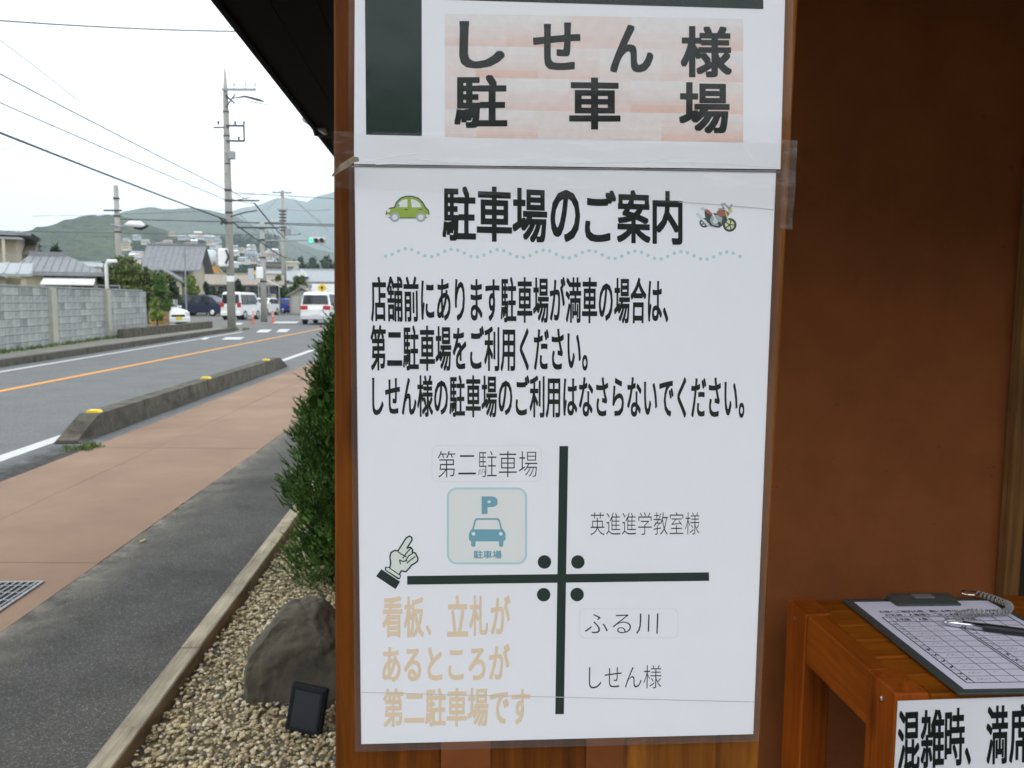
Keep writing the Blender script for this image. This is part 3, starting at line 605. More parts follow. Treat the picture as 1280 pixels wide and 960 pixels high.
MB().box(-.55,.1,-.12,-.07,ZB(160)-.03,ZB(160)+.03).build('crossarm', M_DSTEEL, p); MB().tube([(.35,-.15,ZB(124)),(.9,-.1,ZB(121)),(1.5,-.05,ZB(125)),(1.75,0,ZB(127))], [.02,.045,.06,.02], 8).build('insulator_string', M_DSTEEL, p)
for py in (140, 170, 205, 222): MB().tube([(0,0,ZB(py)-.03),(0,0,ZB(py)+.03)], .15, 12).build('band', M_DSTEEL, p)
for py in (238, 251, 266, 279): MB().tube([(0,0,ZB(py)-.05),(0,0,ZB(py)+.05)], .17, 12).build('band', M_DSTEEL, p)
mb = MB(); mb.tube([(-.1,-.2,ZB(280)),(-.35,-.25,ZB(273)),(-.1,-.2,ZB(275)),(-.3,-.22,ZB(281))], .05, 6); mb.build('cable_splice', M_BLACK, p)
MB().tube([(.1,-.1,ZB(251)),(1.4,0,ZB(250.5))], .035, 6).build('crossarm', M_DSTEEL, p)
MB().tube([(.1,-.1,ZB(271)),(.8,0,ZB(265)),(1.2,.3,ZB(262))], .03, 6).build('crossarm', M_DSTEEL, p)
MB().bbox(-.42,.03,-.42,-.2,ZB(334),ZB(311),b=.08,seg=3).build('round_box', M_WPAINT, p)
MB().tube([(-.05,-.45,ZB(330)),(.1,-.47,ZB(322)),(-.02,-.45,ZB(313))], .05, 6).build('hook', M_BLACK, p)
MB().tube([(0,0,ZB(345)),(0,0,ZB(352))], .185, 12).build('band', M_WPAINT, p)
sp = [(pB.x+random.uniform(-.5,.7), pB.y+random.uniform(-.5,.4), .0) for _ in range(20)]
tag(tufts(sp, .13, 16, .015).build('weed_clump', M_GRASS, fixn=False), 'weeds at the foot of the tall utility pole', 'weed', kind='stuff')
# pole A (left, behind the wall) with street lamp
YA = 45; cA = D(150, 363, YA); zA = D(146, 232, YA).z
def ZA(py): return D(148, py, YA).z
p = empty('utility_pole', (cA.x, YA, 0), 0, 'short concrete pole with street lamp behind the block wall', 'utility pole')
MB().tube([(0,0,0),(0,0,zA)], [.19,.12], 12).build('shaft', M_POLEC, p, smooth=True)
MB().box(-.62,.35,-.2,-.14,ZA(264.5),ZA(262.5)).build('crossarm', M_DSTEEL, p)
for py in (248, 270, 290): MB().tube([(0,0,ZA(py)-.04),(0,0,ZA(py)+.04)], .17, 12).build('band', M_DSTEEL, p)
l = empty('street_lamp', (cA.x, YA-.2, 0), 0, 'white street lamp with dark end arm on the left pole', 'street lamp')
MB().tube([(-.25,0,ZA(281)),(.3,0,ZA(284)),(.7,0,ZA(282))], .045, 8).build('lamp_arm', M_STEEL, l)
mb = MB(); mb.tube([(.5,0,ZA(281.5)),(.75,0,ZA(280)),(1.3,0,ZA(281)),(1.55,0,ZA(283))], [.06,.16,.2,.1], 10); mb.build('lamp_head', M_WPAINT, l, smooth=True)
mb = MB(); mb.tube([(1.0,0,ZA(284.5)),(1.35,0,ZA(285)),(1.75,0,ZA(282.5))], [.08,.13,.05], 8); mb.build('lamp_lens', M_BLACK, l, smooth=True)
MB().tube([(.2,0,ZA(278)),(.9,0,ZA(277))], .03, 6).build('stay', M_STEEL, l)
# white bent pipe post
c = D(134, 363, 33); p = empty('white_post', (c.x, 33, 0), 0, 'slim white post with bent top behind the block wall', 'post')
zt = D(134, 328, 33).z; MB().tube([(0,0,0),(0,0,zt-.1),(.06,0,zt),(.3,0,zt+.05)], [.07,.07,.07,.06], 10).build('pipe', M_WPAINT, p, smooth=True)
MB().bbox(.05,.42,-.09,.09,zt-.02,zt+.12,b=.03).build('cap', M_WPAINT, p)
# pole C with signal
YC = 52.0; cC = G(332,402); zC = D(332, 278, YC).z
def ZC(py, px=332): return D(px, py, YC).z
p = empty('utility_pole', (cC.x, YC, 0), 0, 'middle concrete pole carrying the traffic signal arm', 'utility pole')
MB().tube([(0,0,0),(0,0,zC)], [.21,.14], 12).build('shaft', M_POLEC, p, smooth=True)
for py in (285, 300, 322, 352): MB().tube([(0,0,ZC(py)-.05),(0,0,ZC(py)+.05)], .2, 12).build('band', M_DSTEEL, p)
MB().bbox(-.32,.1,-.45,-.22,ZC(349),ZC(334),b=.07,seg=2).build('round_box', M_WPAINT, p)
MB().bbox(-.85,-.45,-.3,-.1,ZC(350),ZC(336),b=.02).build('control_box', mat('box_blue_grey', (.45,.5,.54), .5), p)
MB().tube([(-.9,0,ZC(342)),(.1,0,ZC(342))], .03, 6).build('box_bracket', M_STEEL, p)
MB().box(-1.5,1.1,-.19,-.12,ZC(286),ZC(284)).build('crossarm', M_DSTEEL, p)
M_TSG = mat('signal_grey', (.5,.52,.52), .5)
s = empty('traffic_signal', (cC.x, YC-.25, 0), 0, 'horizontal traffic signal showing green, on a long arm', 'traffic signal')
xr = D(408, 301, YC).x-cC.x; xl = D(387, 301, YC).x-cC.x; zs = D(398, 301, YC).z
MB().tube([(0,.2,ZC(301)),(xl,.12,zs+.02),(xr,.12,zs+.02)], .045, 8).build('signal_arm', M_STEEL, s)
MB().bbox(xl, xr, -.1, .08, zs-.2, zs+.2, b=.07, seg=3).build('signal_housing', M_TSG, s)
M_GRN = mat('green_signal_light', (.05,.5,.35), .4, emit=(.1,.95,.6,1.0)); M_OFF = mat('unlit_lens', (.05,.02,.02), .4)
for k in range(3):
    cx = xl+(xr-xl)*(.17+.33*k); M = Matrix.Translation((cx,-.11,zs))
    MB().tube([(cx,-.1,zs),(cx,-.14,zs)], .15, 16).build('signal_lens', M_GRN if k == 0 else M_OFF, s)
    mb = MB(); n = 10; vs = []
    for j in range(n+1):
        q = PI*j/n; vs += [(cx+.165*math.cos(q),-.1,zs+.165*math.sin(q)),(cx+.165*math.cos(q),-.32,zs+.165*math.sin(q)-.03)]
    mb.add(vs, [(2*j,2*j+1,2*j+3,2*j+2) for j in range(n)]); mb.build('visor', M_TSG, s)
# smaller side signal
c = D(316, 340, YC-1); s = empty('traffic_signal', (c.x, YC-.2, 0), 0, 'small side-on signal with amber face left of middle pole', 'traffic signal')
MB().bbox(-.2,.2,-.1,.15,zz(342,YC,316),zz(333.5,YC,316),b=.05).build('signal_housing', M_BLACK, s)
MB().tube([(.02,-.11,zz(341,YC,316)),(.02,-.15,zz(341,YC,316))], .15, 12).build('signal_lens', mat('amber_lens', (.8,.6,.05), .4), s)
MB().tube([(0,.05,zz(338,YC,316)),(cC.x-c.x,.2,zz(338,YC,316))], .03, 6).build('signal_arm', M_STEEL, s)
# pole D
YD = 91; cD = D(356, 390, YD); zD = D(356, 238, YD).z
def ZD(py): return D(356, py, YD).z
p = empty('utility_pole', (cD.x, YD, 0), 0, 'far slim pole with transformer and top crossarm', 'utility pole')
MB().tube([(0,0,0),(0,0,zD)], [.3,.16], 12).build('shaft', M_POLEC, p, smooth=True)
crossarm(p, ZD(241), -1.0, 1.1, (-.9,-.3,.4,1.0), .07); crossarm(p, ZD(262), -.5, .6, (), .06)
crossarm(p, ZD(279), -1.7, .1, (-1.5,-1.15,-.8,-.45), .1)
mb = MB()
for py in (264,268,272,276,284,288): mb.box(-.35,.35,-.3,.3,ZD(py)-.05,ZD(py)+.05)
mb.build('insulator_stack', M_DSTEEL, p)
MB().tube([(.55,-.1,ZD(294)),(.55,-.1,ZD(286))], .32, 12).build('transformer', M_STEEL, p)
MB().tube([(0,0,ZD(294)),(1.5,0,ZD(293)),(1.9,0,ZD(292))], [.05,.05,.1], 6).build('lamp_arm', M_STEEL, p)
sp = [(cD.x+random.uniform(-1,1), YD-1+random.uniform(-1,1), 0) for _ in range(40)]
tag(tufts(sp, .3, 12, .04).build('weed_clump', M_GRASS, fixn=False), 'grass patch at the foot of the far slim pole', 'weed', kind='stuff')
# TV antenna mast on the house side
c = D(232, 352, 66); p = empty('antenna_mast', (c.x, 66, 0), 0, 'slim mast standing before the big tiled house', 'mast')
MB().tube([(0,0,0),(0,0,zz(310,66,231))], .06, 8).build('mast', M_STEEL, p); MB().box(-.12,.12,-.15,0,zz(322,66,231),zz(316,66,231)).build('mast_box', M_STEEL, p)
MB().box(-.7,.7,-.02,.02,zz(311,66,231)-.03,zz(311,66,231)).build('antenna', M_STEEL, p)
# red delineator posts
M_DEL = mat('orange_red_plastic', (.75,.13,.05), .5)
for i, (px, py) in enumerate(((316.5,404.5),(341,403.5))):
    c = G(px, py); p = empty('delineator_post', c, 0, ['orange-red flexible post behind the white van', 'orange-red flexible post right of the middle pole'][i], 'delineator', 'orange-red posts at the junction')
    MB().tube([(0,0,0),(0,0,.05)], .12, 12).build('base', M_DEL, p); MB().tube([(0,0,.05),(0,0,.68),(0,0,.72)], [.05,.05,.02], 10).build('post', M_DEL, p)
    for z in (.4,.55): MB().tube([(0,0,z),(0,0,z+.06)], .054, 10).build('reflective_band', M_WPAINT, p)

# cables: (start, end, sag, radius)
def cable(a, b, r=.012, sag=.15, label='', n=14):
    a, b = Vector(a), Vector(b); pts = []
    for i in range(n+1):
        t = i/n; q = a.lerp(b, t); q.z -= sag*4*t*(1-t); pts.append(q-a)
    o = MB().tube(pts, r, 5).build('overhead_cable', M_WIRE, None, smooth=True, loc=a); tag(o, label, 'cable', 'overhead cables')
def fwd(px, py, z): # point on the sight line at a given height
    d = ray(px, py); t = (z-CAMH)/d.z; return Vector((d.x*t, d.y*t, z))
def cab(px0, py0, bpt, r, label, sag=.1, ext=1.0, dz=.3):
    a = fwd(px0, py0, bpt.z+dz); dirv = a-bpt; cable(a+dirv*ext*.5, bpt, r, sag, label)
B_ = lambda py, px=286: D(px, py, 38.2)
cab(0, 163, B_(275,283), .028, 'thickest black cable slanting down to the splice on the tall pole', .06)
cab(0, 90, B_(238,284), .016, 'upper slanting cable reaching the tall pole from the left', .05)
cab(0, 126, B_(250,283), .014, 'middle slanting cable reaching the tall pole from the left', .05)
cable(D(-40,20,22), D(101,128,30), .012, -.02, 'short upper-left cable ending in open sky')
cable(D(101,128,30), D(146,236,45), .005, .05, 'very thin wire dropping to the street lamp pole')
cable(D(-60,215,24), D(82,148,30), .006, .05, 'thin wire rising from the left edge to the right')
cable(D(-60,21,16), D(460,38,20), .014, .12, 'topmost nearly level cable crossing under the eave')
cable(D(290,277,38.3), D(331,306,52), .035, .03, 'thick dark cable from tall pole down to middle pole')
cable(D(331,306,52), D(357,322,91), .05, .1, 'dark cable from middle pole to far slim pole')
cable(D(288,238,38.3), D(318,254,60), .016, .03, 'cable leaving the tall pole to the right at the top')
cable(D(318,254,60), D(355,297,90), .06, .1, 'heavy dark cable sloping down to the far slim pole')
cable(D(290,249,38.3), D(320,255,60), .014, .03, 'lower short cable beside the tall pole')
cable(D(150,274,70), D(430,281,70), .035, .0, 'level cable crossing before the hills, thickest of the level ones')
cable(D(290,277,72), D(430,283,60), .03, .05, 'second level cable just below the thick one')
cable(D(-60,287,75), D(340,294,75), .02, .05, 'lowest level cable crossing before the near hill')
cable(D(40,270,75), D(290,262,75), .015, .1, 'upper level cable left of the tall pole')
cable(D(292,241,80), D(430,249,80), .03, .0, 'level cable below the top of the far slim pole')
cable(D(332,301,54), D(388,301,52), .016, .0, 'thin wire along the traffic signal arm')
for i, (x0, y0, x1, y1) in enumerate(((358,241,402,278),(361,241,410,288),(352,241,334,262),(358,280,414,312),(358,302,414,330),(346,240,300,243),(358,262,413,262))):
    cable(D(x0,y0,91), D(x1,y1,70), .014, .1, ['thin wire fanning right from far pole top','second thin wire fanning right from far pole top','thin wire going left from far pole top','thin wire sloping right under the traffic signal','thin wire from far pole behind the green signal','faint wire from far pole top to tall pole','thin level wire right of the far pole'][i])
for i, (a, b) in enumerate((((332,280),(345,330)),((336,278),(350,306)),((300,268),(332,300)))):
    cable(D(*a,53), D(*b,70), .014, .05, ['slack thin wire hanging below the middle pole top','second slack wire right of the middle pole top','thin drop wire left of the middle pole'][i])
cable(D(296,250,40), D(313,247,44), .02, 0, 'short stub wire on the tall pole crossarm')
cable(D(308,125,41), D(336,131,45), .02, .02, 'short wire with clamps near the top crossarm')

# ------------------------------------------------------------------ vehicles
def car(label, loc, rz, col, Lc=4.4, Wc=1.7, Hc=1.7, kind='van', cat='car', plate=(.8,.8,.8), lower=None):
    """x = forward, origin at ground centre"""
    root = empty('parked_car' if kind != 'road' else 'minivan', loc, rz, label, cat)
    pm = mat('car_paint_%.2f_%.2f_%.2f' % col, col, .35, coat=.8 if col[0] > .3 else 0, spec=.5 if col[0] > .3 else .25)
    h = Wc/2; L2 = Lc/2
    if kind in ('van', 'road'):   # tall one-box
        prof = [(-L2,.35),(-L2-.02,.85),(-L2+.03,1.0),(-L2+.12,Hc*.93),(-L2+.35,Hc),(L2*.38,Hc*.985),(L2*.55,Hc*.9),(L2*.83,Hc*.62),(L2*.97,Hc*.54),(L2,Hc*.4),(L2-.02,.3),(0,.26)]
        gl = [(-L2+.12,Hc*.6),(-L2+.22,Hc*.93),(L2*.45,Hc*.92),(L2*.74,Hc*.62)]; belt = Hc*.58
    elif kind == 'kei':           # boxy van
        prof = [(-L2,.35),(-L2-.01,.9),(-L2+.08,Hc*.95),(-L2+.25,Hc),(L2*.45,Hc*.99),(L2*.62,Hc*.93),(L2*.9,Hc*.58),(L2,Hc*.5),(L2,.32),(0,.28)]
        gl = [(-L2+.12,Hc*.55),(-L2+.2,Hc*.9),(L2*.5,Hc*.9),(L2*.8,Hc*.57)]; belt = Hc*.55
    else:                         # hatch
        prof = [(-L2,.35),(-L2-.02,.8),(-L2+.1,Hc*.66),(-L2+.35,Hc*.93),(-L2+.8,Hc),(L2*.05,Hc*.985),(L2*.22,Hc*.92),(L2*.55,Hc*.66),(L2*.92,Hc*.56),(L2,Hc*.42),(L2-.02,.28),(0,.24)]
        gl = [(-L2+.3,Hc*.64),(-L2+.5,Hc*.9),(L2*.12,Hc*.91),(L2*.45,Hc*.66)]; belt = Hc*.64
    # lofted body: sections across the width pull the roof inward
    mb = MB(); ys = [-1,-.93,-.6,0,.6,.93,1]; n = len(prof)
    cxm, czm = 0, .6
    for yk in ys:
        e = {1:.94,.93:.985}.get(abs(yk), 1.0)
        for x, z in prof:
            t = max(0, (z-belt)/(Hc-belt)); yy = yk*h*(1-.16*t) ; mb.v.append((x*e if abs(x) > .01 else x, yy, .26+(z-.26)*(e+.0 if t > 0 else 1)))
    for i in range(len(ys)-1):
        for k in range(n): mb.f.append((i*n+k, i*n+(k+1)%n, (i+1)*n+(k+1)%n, (i+1)*n+k)); mb.m.append(0)
    for i in (0, len(ys)-1): mb.f.append(tuple(i*n+k for k in range(n))); mb.m.append(0)
    mb.build('body', pm, root)
    def yat(z, s_): t = max(0, (z-belt)/(Hc-belt)); return s_*(h*(1-.16*t)+.006)
    for s_ in (-1, 1):
        nw = 3 if kind != 'hatch' else 2
        for k in range(nw):
            u0, u1 = k/nw+.02, (k+1)/nw-.02
            def P(u, top):
                a, b = (gl[1], gl[2]) if top else (gl[0], gl[3]); x = a[0]+(b[0]-a[0])*u; z = a[1]+(b[1]-a[1])*u; return (x, yat(z, s_), z)
            q = [P(u0,0), P(u1,0), P(u1,1), P(u0,1)]; q2 = [(x, y_-s_*.02, z) for x, y_, z in q]
            MB().add(q+q2, [(0,1,2,3),(4,5,6,7),(0,1,5,4),(1,2,6,5),(2,3,7,6),(3,0,4,7)]).build('side_window', M_GLASS, root)
        for wx in (-L2*.62, L2*.64):
            w_ = MB().tube([(wx, s_*(h-.2), .31),(wx, s_*(h+.015), .31)], [.31,.31], 18).build('wheel', M_RUBBER, root)
            MB().tube([(wx, s_*(h+.01), .31),(wx, s_*(h+.03), .31)], [.2,.17], 14).build('rim', M_CHROME, w_)
        MB().bbox(-L2-.035,-L2+.1, min(s_*h*(.5 if kind == 'road' else .62),s_*h*.97), max(s_*h*(.5 if kind == 'road' else .62),s_*h*.97), Hc*.46, Hc*(.58 if kind != 'kei' else .62), b=.02).build('tail_light', M_RED, root)
        zf = Hc*.42; MB().bbox(L2-.22, L2+.005, min(s_*h*.6,s_*h*.93), max(s_*h*.6,s_*h*.93), zf, zf+.15, b=.03).build('headlight', mat('headlight_glass', (.7,.72,.74), .15), root)
        MB().bbox(L2*.42, L2*.42+.12, min(s_*(h+.02),s_*(h+.2)), max(s_*(h+.02),s_*(h+.2)), belt, belt+.14, b=.03).build('mirror', pm, root)
    # rear glass and windscreen as sloping plates
    def plate_(p0, p1, w0, w1, nm, mt, off):
        (xa, za), (xb, zb) = p0, p1; d = Vector((zb-za, 0, -(xb-xa))).normalized()*off
        v = [Vector((xa,-w0,za)),Vector((xa,w0,za)),Vector((xb,w1,zb)),Vector((xb,-w1,zb))]; v = [a+d for a in v]+[a-d*2 for a in v]
        MB().add(v, [(0,1,2,3),(4,5,6,7),(0,1,5,4),(1,2,6,5),(2,3,7,6),(3,0,4,7)]).build(nm, mt, root)
    rg = {'hatch': ((-L2+.12,Hc*.68),(-L2+.35,Hc*.91)), 'kei': ((-L2-.002,Hc*.58),(-L2+.075,Hc*.9))}.get(kind, ((-L2+.045,Hc*.62),(-L2+.115,Hc*.9)))
    plate_(rg[0], rg[1], h*.84, h*.76, 'rear_window', M_GLASS, -.015)
    ws = {'hatch': ((L2*.52,Hc*.68),(L2*.24,Hc*.9)), 'kei': ((L2*.87,Hc*.62),(L2*.64,Hc*.9))}.get(kind, ((L2*.8,Hc*.65),(L2*.57,Hc*.88)))
    plate_(ws[0], ws[1], h*.84, h*.76, 'windscreen', M_GLASS, .015)
    lc = lower or col
    MB().bbox(-L2-.07,-L2+.1,-h*.96,h*.96,.28,.55,b=.04).build('rear_bumper', mat('bumper_%.2f' % lc[0], lc, .5), root)
    MB().bbox(L2-.1,L2+.06,-h*.94,h*.94,.24,.5,b=.04).build('front_bumper', pm, root)
    MB().box(L2+.001,L2+.02,-h*.5,h*.5,.5,.62).build('grille', M_BLACK, root)
    MB().box(-L2-.085,-L2-.071,-.17,.17,.56,.72).build('number_plate', mat('plate_%.1f' % plate[2], plate, .5), root)
    MB().box(L2+.061,L2+.075,-.17,.17,.36,.52).build('number_plate', mat('plate_%.1f' % plate[2], plate, .5), root)
    return root
WHT = (.8,.8,.8)
def at(px, py): v = G(px, py); v.z = 0; return v
c = (G(378,405)+G(414,406.5))/2; car('white minivan driving away on the road, red tail lights showing', (c.x-.1, c.y+2.2, 0), R_(92), WHT, 4.7, 1.72, 1.83, 'road', 'minivan', lower=(.55,.56,.58))
c = at(296, 400); car('small boxy white van stopped behind the tall pole', (c.x-.2, c.y+1.6, 0), R_(84), WHT, 3.35, 1.46, 1.88, 'kei', 'van')
c = at(250, 395); car('dark navy minivan parked side-on', (c.x, c.y+.6, 0), R_(-12), (.012,.018,.045), 4.4, 1.7, 1.72, 'van', 'minivan')
c = at(268, 393); car('white car parked behind the navy minivan', (c.x, c.y+5.5, 0), R_(-14), WHT, 4.2, 1.7, 1.5, 'hatch')
c = at(210, 409); car('white car nose poking out beyond the wooden fence', (c.x-1.0, c.y+.9, 0), R_(-30), WHT, 3.5, 1.48, 1.45, 'hatch', plate=(.8,.62,.05))
c = at(326, 394); car('small white car parked left of the blue car', (c.x, c.y+1, 0), R_(-95), WHT, 3.9, 1.5, 1.55, 'hatch')
c = at(343, 392); car('bright blue hatchback in the parking area', (c.x, c.y+2, 0), R_(150), (.03,.06,.35), 3.7, 1.6, 1.5, 'hatch')
c = at(360, 391); car('silver white car parked right of the far slim pole', (c.x, c.y+3, 0), R_(160), (.6,.63,.68), 3.6, 1.6, 1.7, 'van')
c = at(337, 390); car('white van parked behind the blue hatchback', (c.x, c.y+9, 0), R_(175), WHT, 4.2, 1.7, 1.95, 'kei', 'van')

# ------------------------------------------------------------------ hills with haze
M_HILL = mat('wooded_hill', (.012,.030,.018), .95, col2=(.075,.11,.045), noise_scale=.02, detail=12, bump=1, bump_scale=.09, bump_dist=20)
def ridge(name, prof, Yd, depth_front, xa, xb, nx=200, ny=26, bump=.06, seed=0):
    pxs = [p[0] for p in prof]; pys = [p[1] for p in prof]; V = []; F = []
    for i in range(nx+1):
        px = xa+(xb-xa)*i/nx; zt = D(px, float(np.interp(px, pxs, pys)), Yd).z
        for j in range(ny+1):
            t = j/ny; Yp = Yd-depth_front*(1-t) if t <= .85 else Yd+depth_front*(t-.85)*2
            tt = min(t, .85)/.85; xx = D(px, 370, Yd).x
            Yp = Yd-depth_front*(1-tt) if t <= .85 else Yd+(t-.85)*depth_front*3
            h_ = zt*(Yp/Yd)*tt**1.15 if t <= .85 else zt*(1-(t-.85)/.15)
            nn = noise.fractal(Vector((xx*.004+seed, Yp*.004, 0)), .9, 2.2, 5)
            n2 = noise.noise(Vector((xx*.03, Yp*.03, seed))); n3_ = 4.5*noise.noise(Vector((xx*.09, Yp*.07, seed)))+2.5*noise.noise(Vector((xx*.21, Yp*.2, seed)))
            z = n3_*(1-tt*.5)+h_*(1+bump*3*nn*(1-tt))+n2*h_*.015-8*(1-tt)
            V.append((xx, Yp, max(-15, z) if 0 < j < ny else -15))
    for i in range(nx):
        for j in range(ny): a = i*(ny+1)+j; F.append((a, a+ny+1, a+ny+2, a+1))
    o = MB().add(V, F).build(name, M_HILL, smooth=True); tag(o, kind='structure'); return o
ridge('hill', [(-900,330),(-400,322),(-100,312),(0,300),(27,292),(69,281),(95,274),(117,269),(140,269),(165,272),(200,284),(250,305),(300,325),(400,350),(460,372)], 760, 420, -900, 460, nx=520, ny=60, seed=3)
ridge('hills', [(-300,360),(60,300),(120,275),(165,262),(192,258.5),(220,261),(240,259),(254,260),(282,266),(300,272),(340,290),(400,312),(600,345),(900,365)], 1800, 900, -300, 900, seed=8)
ridge('mountains', [(-1500,340),(-200,330),(200,300),(292,264),(310,258),(330,254),(345,248),(356,246),(368,248),(381,252),(388,251),(395,246),(414,241),(460,225),(560,240),(700,230),(900,262),(1300,250),(2600,300)], 4000, 1700, -1500, 2600, nx=300, seed=14)
# hillside and foothill houses
M_HH = [mat('far_house_white', (.62,.64,.64), .9), mat('far_house_cream', (.62,.55,.45), .9), mat('far_house_grey', (.45,.48,.5), .9)]
M_HR = [mat('far_roof_grey', (.3,.32,.36), .8), mat('far_roof_brown', (.35,.24,.18), .8), mat('far_roof_blue', (.28,.36,.45), .8), mat('far_roof_pale', (.7,.7,.7), .7)]
hid = bpy.context.evaluated_depsgraph_get
def far_house(px, py, Y, wd, ht, i):
    c = D(px, py, Y); mb = MB(); dd = wd*.8
    mb.box(-wd/2, wd/2, 0, dd, -ht*.35, ht*.7, 0); mb.prism([(-wd*.56,ht*.7),(0,ht*1.1),(wd*.56,ht*.7)], -.4, dd+.4, 'y', 1) if i%3 == 0 else mb.prism([(-.5,ht*.7),(dd/2,ht*1.1),(dd+.5,ht*.7)], -wd*.55, wd*.55, 'x', 1)
    for k in range(3):
        x = -wd*.35+k*wd*.28; mb.box(x, x+wd*.14, -.15, -.02, ht*.15, ht*.42, 2)
    wm, rm = random.choice(M_HH), random.choice(M_HR); o = mb.build('hillside_house', [wm, rm, M_WIN])
    o['label'] = '%s %s house with %s roof, one of many on the wooded hillside' % (random.choice(['small','small','compact']), wm.name.split('_')[-1], rm.name.split('_')[-1]); o.location = c; o.rotation_euler = (0,0,random.uniform(-.5,.5))
    return o
hs_list = []; made = []
for i in range(80):
    px = random.uniform(152, 345) if i < 55 else random.uniform(250, 345)
    top = np.interp(px, [155,190,240,290,340], [296,294,291,303,316]); py = random.uniform(top, 330) if i < 55 else random.uniform(314, 334)
    Y = float(np.interp(py, [290, 334], [800, 300]))*random.uniform(.95,1.05)
    hs_list.append((px, py, Y))
for i, (px, py, Y) in enumerate(hs_list):
    o = far_house(px, py, Y, random.uniform(4.5,8)*(Y/800)**.6, random.uniform(2.6,4.0)*(Y/800)**.6, i)
    tag(o, None, 'house', 'houses on the hillside'); made.append((px, o, o.data.materials[0].name.split('_')[-1], o.data.materials[1].name.split('_')[-1]))
ORD = ['first','second','third','fourth','fifth','sixth','seventh','eighth','ninth','tenth','eleventh','twelfth','thirteenth','fourteenth','fifteenth','sixteenth']
for key in sorted({(a, b) for _, _, a, b in made}):
    for k, (_, o, a, b) in enumerate(sorted([m_ for m_ in made if m_[2:] == key], key=lambda m_: m_[0])): o['label'] = '%s from the left of the small %s hillside houses with %s roofs' % (ORD[k], a, b)
for i, (px, py, wpx) in enumerate(((241,297,14),(258.5,297.5,15))):
    Y = 760; c = D(px, py, Y); W = wpx/1035*Y/.9; b = empty('large_building', c, 0, ['wide white-roofed building high on the hillside, left of the pair','wide white-roofed building high on the hillside, right of the pair'][i], 'building')
    MB().box(-W/2, W/2, 0, 8, -14, 0).build('wall', M_HH[0], b)
    mb = MB(); mb.prism([(-W/2-.4,0),(-W*.36,2.4),(-W*.1,3.2),(W*.1,3.2),(W*.36,2.4),(W/2+.4,0)], -.5, 8.5, 'y'); mb.build('roof', M_HR[3], b)
    for k in range(4): MB().box(-W*.4+k*W*.21, -W*.4+k*W*.21+W*.12, -.2, -.01, -4, -1.5).build('window', M_WIN, b)
c = D(181, 304, 750); b = empty('large_building', c, 0, 'peach coloured building left of the tiled roof on the hillside', 'building')
MB().box(-4.5,4.5,0,8,-9,1.8).build('wall', mat('peach_wall', (.75,.45,.28), .9), b); gable(b, -4.5, 4.5, 0, 8, 1.8, 3.2, M_HR[3], .5)
# hillside tree clumps standing among the houses
V = []; F = []
lob = []
for i in range(520):
    px = random.uniform(158, 345); py = random.uniform(292, 338); Y = float(np.interp(py, [290, 334], [830, 300])); c = D(px, py, Y); s_ = random.uniform(3,7)*(Y/800)**.7
    lob.append((c.x, c.y+4, c.z-1-s_*.5, s_, s_, s_*.8))
V, F = leaves(lob, 38000, 1.0, seed=77)
tag(MB().add(V, F).build('hillside_wood', F_DARK, fixn=False), 'green trees massed between the hillside houses', 'woodland', kind='stuff')
# foothill ground rising to the houses
V = []; F = []
rows = [(338,260),(334,300),(322,430),(310,560),(298,760),(290,900),(330,1100)]
for (py, Y) in rows:
    for k, px in enumerate((-50, 60, 120, 150, 170, 200, 240, 280, 310, 335, 360, 420)):
        yy = py+[45,32,14,6,3,2,1,3,7,12,24,40][k]*(1 if Y > 300 else .3); V.append(tuple(D(px, min(yy+7,368), Y)))
nc = 12
for i in range(len(rows)-1):
    for k in range(nc-1): F.append((i*nc+k, i*nc+k+1, (i+1)*nc+k+1, (i+1)*nc+k))
tag(MB().add(V, F).build('hill_slope', M_HILL, smooth=True), kind='structure')

# ------------------------------------------------------------------ the shop front: wall, eave, post
BY = R_(4.0)
M_PLY = mat('red_brown_plaster', (.29,.094,.03), .85, spec=.12, noise_amt=.24, noise_scale=9, detail=12, bump=.15, bump_scale=160, bump_dist=.002)
sh = empty('shop_wall', (-.09, 1.30, 0), BY, 'dark red-brown wall panel behind the counter, with wooden corner post', 'wall')
MB().box(-.12, .939, 0, .1, 0, 2.46).build('wall_panel', M_PLY, sh)
M_POST = wood('post_wood', (.24,.12,.04), (.14,.062,.02), 'z', .7, 1, 0)
MB().bbox(.912, .938, -.03, -.0005, 0, 2.46, b=.004).build('corner_post', M_POST, sh)
M_DKIN = mat('shade_boards', (.03,.02,.014), .7, noise_amt=.4, noise_scale=8)
for k in range(8): MB().bbox(.941+k*.165, 1.103+k*.165, .02, .05, 0, 2.46, b=.003).build('opening_shade_board', M_DKIN, sh)  # near-black boards and sheet stand in for the shade of an open doorway
MB().box(.94, 2.25, .055, .1, 0, 2.46).build('backing', M_DKIN, sh)
MB().bbox(-.16,-.121,-.02,.11,0,2.46,b=.004).build('end_post', M_POST, sh)
MB().bbox(2.26,2.36,-2.6,.1,0,2.46,b=.004).build('added_side_wall', M_DKIN, sh)  # wall added out of view to darken the wall panel and screen
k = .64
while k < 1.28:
    MB().bbox(-.16, 2.25, k-1.3, k-1.3+.118, 2.03, 2.05, b=.002).build('added_ceiling_board', M_DKIN, sh); k += .12  # low boards added above the view so the upper wall falls dark
MB().bbox(-.16, 2.25, .62-1.3, .638-1.3, 1.69, 2.46, b=.002).build('added_lintel_board', M_DKIN, sh)  # unseen board added to keep sky light off the wall panel
rs_ = random.Random(12); sp_ = MB()
